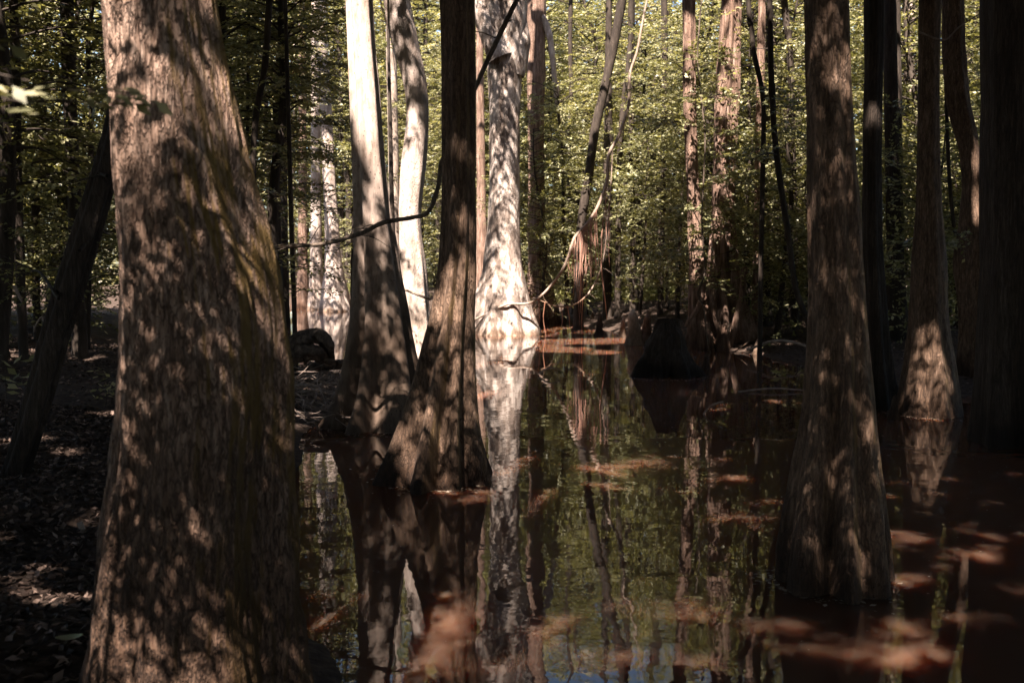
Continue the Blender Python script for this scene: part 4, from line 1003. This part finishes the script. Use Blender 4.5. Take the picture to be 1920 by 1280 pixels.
for x, y, r, k in [(1292, 60, 16, .5), (1296, 150, 14, .5), (1300, 270, 14, .4), (1300, 340, 16, .3), (1306, 390, 20, .1), (1307, 430, 22, .1), (1308, 470, 20, .1), (1310, 500, 12, .3)]: lit(x, y, 19.2, r, k)
for x, y, r, k in [(1370, 20, 28, .15), (1376, 60, 22, .2), (1362, 80, 16, .3), (1338, 380, 12, .4), (1330, 590, 10, .2), (1338, 630, 12, .2), (1372, 600, 12, .3), (1365, 640, 14, .3)]: lit(x, y, 19.3, r, k)
for x, y, r, k in [(1642, 232, 10, .1), (1636, 205, 8, .5)]: lit(x, y, 11.2, r, k)
for x, y, r, k in [(1826, 300, 18, .3), (1824, 350, 20, .2), (1822, 400, 22, .15), (1822, 440, 18, .3)]: lit(x, y, 12.9, r, k)
lit(1874, 735, 8.9, 9, .3, 0.01)
for x, y, r, k in [(618, 310, 26, .1), (618, 360, 26, .05), (622, 410, 26, 0), (624, 460, 26, 0), (628, 510, 30, .05), (632, 550, 34, .05), (632, 578, 34, .1), (592, 400, 20, .25), (592, 460, 20, .2), (592, 520, 20, .25), (590, 560, 20, .3)]: lit(x, y, 35.8, r, k)
for x, y, z, r, k in [(15, 1055, .35, 30, .25), (65, 1085, .35, 30, .25), (120, 1100, .3, 16, .3), (215, 748, .45, 26, .1), (180, 745, .45, 16, .4), (10, 800, .45, 30, .2), (100, 810, .45, 18, .4), (560, 770, .2, 26, .15), (600, 725, .2, 30, .3), (640, 695, .2, 24, .3), (575, 700, .3, 22, .4), (1465, 622, .4, 22, .2), (1395, 640, .2, 20, .2), (1420, 645, .2, 14, .3)]:
    lit(x, y, ground_d(y, z), r, k)
for x, y, r, k in [(190, 380, 18, .35), (180, 425, 12, .4), (72, 650, 5, .4), (52, 740, 5, .5), (22, 830, 6, .4)]: lit(x, y, 6.15, r, k, 0.01)
lit(1100, 470, 23.5, 42, .25); lit(1085, 530, 23.5, 36, .35); lit(1135, 330, 23.5, 20, .3); lit(1165, 180, 23.5, 30, .4); lit(1020, 420, 28, 22, .4); lit(1015, 500, 28, 22, .4); lit(1005, 60, 28, 24, .3)
for x, y, r in [(30, 152, 60), (30, 192, 60)]: lit(x, y, 1.8, r, .1)
# broad openings over the thicket beyond the pool
for x, y, d, R, k in [(830, 60, 44, 7.5, .10), (700, 60, 44, 6, .12), (950, 120, 40, 6, .15), (600, 120, 44, 5, .25), (1080, 130, 38, 5, .25), (1200, 120, 36, 4, .2), (1420, 180, 24, 2.6, .12), (1480, 320, 22, 1.8, .1), (1420, 520, 21, 1.3, .15), (1350, 220, 26, 3.0, .15), (1460, 60, 27, 3, .1), (850, 300, 44, 6, .25), (1080, 330, 36, 3.5, .45), (1250, 220, 34, 4, .4), (1420, 120, 30, 3.5, .4), (1470, 300, 28, 3, .45),
                      (1150, 515, 38, 2.6, .15), (1770, 530, 24, 1.8, 0), (1700, 540, 22, 1.4, .05), (1690, 250, 28, 3.0, .3), (1700, 470, 27, 1.6, .2), (1800, 430, 24, 1.4, .3), (100, 150, 15, 2.6, .12), (40, 330, 13, 2.0, .2), (30, 60, 14, 2.4, .15), (150, 300, 17, 2.0, .2), (530, 120, 26, 2.6, .2), (560, 330, 34, 2.6, .2), (620, 430, 36, 1.8, 0), (628, 540, 36, 1.5, 0), (612, 612, 26.7, 1.3, .05), (640, 604, 28, 1.0, .05), (430, 100, 24, 2.4, .25), (720, 520, 46, 4, .3), (1380, 450, 27, 2.5, .5), (1300, 380, 32, 3, .5), (700, 250, 50, 5, .2)]:
    LIT.append((W(x, y, d), R, k))

SHADE = []  # leaf sprays added up the sun's path to darken these trunks
for y in range(-40, 450, 50): SHADE.append((W(860, y, 7.2), .2, 3.0))
for y in range(335, 480, 40): SHADE.append((W(700, y, 9.7), .22, 2.0))
for y in range(-40, 600, 60): SHADE.append((W(1740, y, 10.5), .26, 3.0))
for y in range(-40, 760, 60): SHADE.append((W(1638, y, 11.2), .22, 3.0))
for y in range(-60, 300, 45): SHADE += [(W(615, y, 35.9), .75, 2.6), (W(590, y, 37.4), .6, 2.6)]
for y in range(-60, 560, 60): SHADE.append((W(566, y, 38.4), .6, 2.2))
for y in range(-40, 280, 60): SHADE.append((W(1790, y, 12.8), .3, 3.0))
for y in range(-40, 700, 60): SHADE.append((W(1895, y, 8.9), .32, 3.0))
FILL.append((W(850, 1143, 4.64), .24, 1.3, 1, 6, 11))
def sun_cull(L, rng, targets, grow=1.0, pad=0.0, ks=0.5):
    c = L.mean(1)
    keep = np.ones(len(c))
    for P, r, k in targets:
        v = c - P
        t = v @ S
        off = v - t[:, None] * S
        dist = np.sqrt((off ** 2).sum(1))
        hit = (t > 0.1) & (dist < r * grow + pad)
        keep[hit] = np.minimum(keep[hit], k * ks)
    return L[rng.uniform(0, 1, len(c)) < keep]

def canopy():
    rng = np.random.default_rng(42)
    T = [spray(rng, 10, 0.75, 0.36, 0.20, .2) for _ in range(8)]
    ncl = 3600
    cx = rng.uniform(-22, 22, ncl); cyy = rng.uniform(-34, 42, ncl); cz = rng.uniform(8.5, 17, ncl)
    per = 34
    ctr = np.stack([cx, cyy, cz], -1).repeat(per, 0)
    thin = rng.uniform(0, 1, ncl) < np.where(cyy < 12, 1.0, np.where(cyy < 17, .5, .03))
    ctr = ctr[thin.repeat(per)]
    pos = ctr + rng.normal(0, 1, ctr.shape) * np.array([0.95, 0.95, 0.5])
    # nothing may hang into the view itself
    el = (pos[:, 2] - EYE) / np.maximum(pos[:, 1], 0.1)
    ok = ~((pos[:, 1] > 0) & (el < 0.30) & (np.abs(pos[:, 0]) < 0.62 * pos[:, 1] + 1.5))
    pos = pos[ok]; n = len(pos)
    L = scatter(T, pos, rng.uniform(0, 6.28, n), rng.normal(0, .35, n), rng.normal(0, .4, n), rng.uniform(.7, 1.3, n), rng)
    L = sun_cull(L, rng, LIT)
    # loose small-leaved sprays added in the openings to dapple the light
    KINDS = [(0.058, 0.027, 0.24), (0.10, 0.048, 0.40), (0.105, 0.05, 0.34)]
    Ls = [L]
    for kind, (ll, lw, ln) in enumerate(KINDS):
        Ts = [spray(rng, 12, ln, ll, lw, .2) for _ in range(6)]
        a_s = 12 * ll * lw * 0.5 * 0.5
        lp = []
        for P, r, od, leaf, t0, t1 in FILL:
            if leaf != kind: continue
            n = max(1, int(od * math.pi * r * r / a_s))
            u = rng.normal(0, 1, (n, 3)); u -= (u @ S)[:, None] * S
            u *= (r * np.sqrt(rng.uniform(0, 1, n)) / (np.linalg.norm(u, axis=1) + 1e-6))[:, None]
            lp.append(P + u + S * rng.uniform(t0, t1, n)[:, None])
        lp = np.concatenate(lp)
        el = (lp[:, 2] - EYE) / np.maximum(lp[:, 1], 0.1)
        lp = lp[~((lp[:, 1] > 0) & (el < 0.33) & (np.abs(lp[:, 0]) < 0.56 * lp[:, 1] + .3))]
        n = len(lp)
        Ls.append(scatter(Ts, lp, rng.uniform(0, 6.28, n), rng.normal(0, .4, n), rng.normal(0, .5, n), rng.uniform(.7, 1.3, n), rng))
    Ts = [spray(rng, 12, .45, .15, .08, .2) for _ in range(6)]
    lp = []
    for P, r, od in SHADE:
        n = int(od * math.pi * r * r / (12 * .15 * .08 * .25))
        u = rng.normal(0, 1, (n, 3)); u -= (u @ S)[:, None] * S
        u *= (r * np.sqrt(rng.uniform(0, 1, n)) / (np.linalg.norm(u, axis=1) + 1e-6))[:, None]
        lp.append(P + u + S * rng.uniform(7, 11, n)[:, None])
    lp = np.concatenate(lp)
    lp = lp[~((lp[:, 1] > 0) & ((lp[:, 2] - EYE) / np.maximum(lp[:, 1], 0.1) < 0.33) & (np.abs(lp[:, 0]) < 0.56 * lp[:, 1] + .4))]; n = len(lp)
    Ls.append(sun_cull(scatter(Ts, lp, rng.uniform(0, 6.28, n), rng.normal(0, .4, n), rng.normal(0, .5, n), rng.uniform(.7, 1.3, n), rng), rng, LIT, 1.0, 0.0, .5))
    L = np.concatenate(Ls)
    c = L.mean(1)
    tx = np.array([t[1] for t in TREES]); ty = np.array([t[2] for t in TREES])
    best = np.full(len(c), 1e9); who = np.zeros(len(c), int)
    for i in range(len(TREES)):
        dd = (c[:, 0] - tx[i]) ** 2 + (c[:, 1] - ty[i]) ** 2
        s = dd < best
        best[s] = dd[s]; who[s] = i
    for i, (root, x, y) in enumerate(TREES):
        s = who == i
        if s.sum() < 10: continue
        obj('shading_crown', leaf_mesh('shading_crown', L[s] - np.array(root.location), M['leafdark']), root)  # canopy leaves together with the loose sprays added to shape sunlight
canopy()
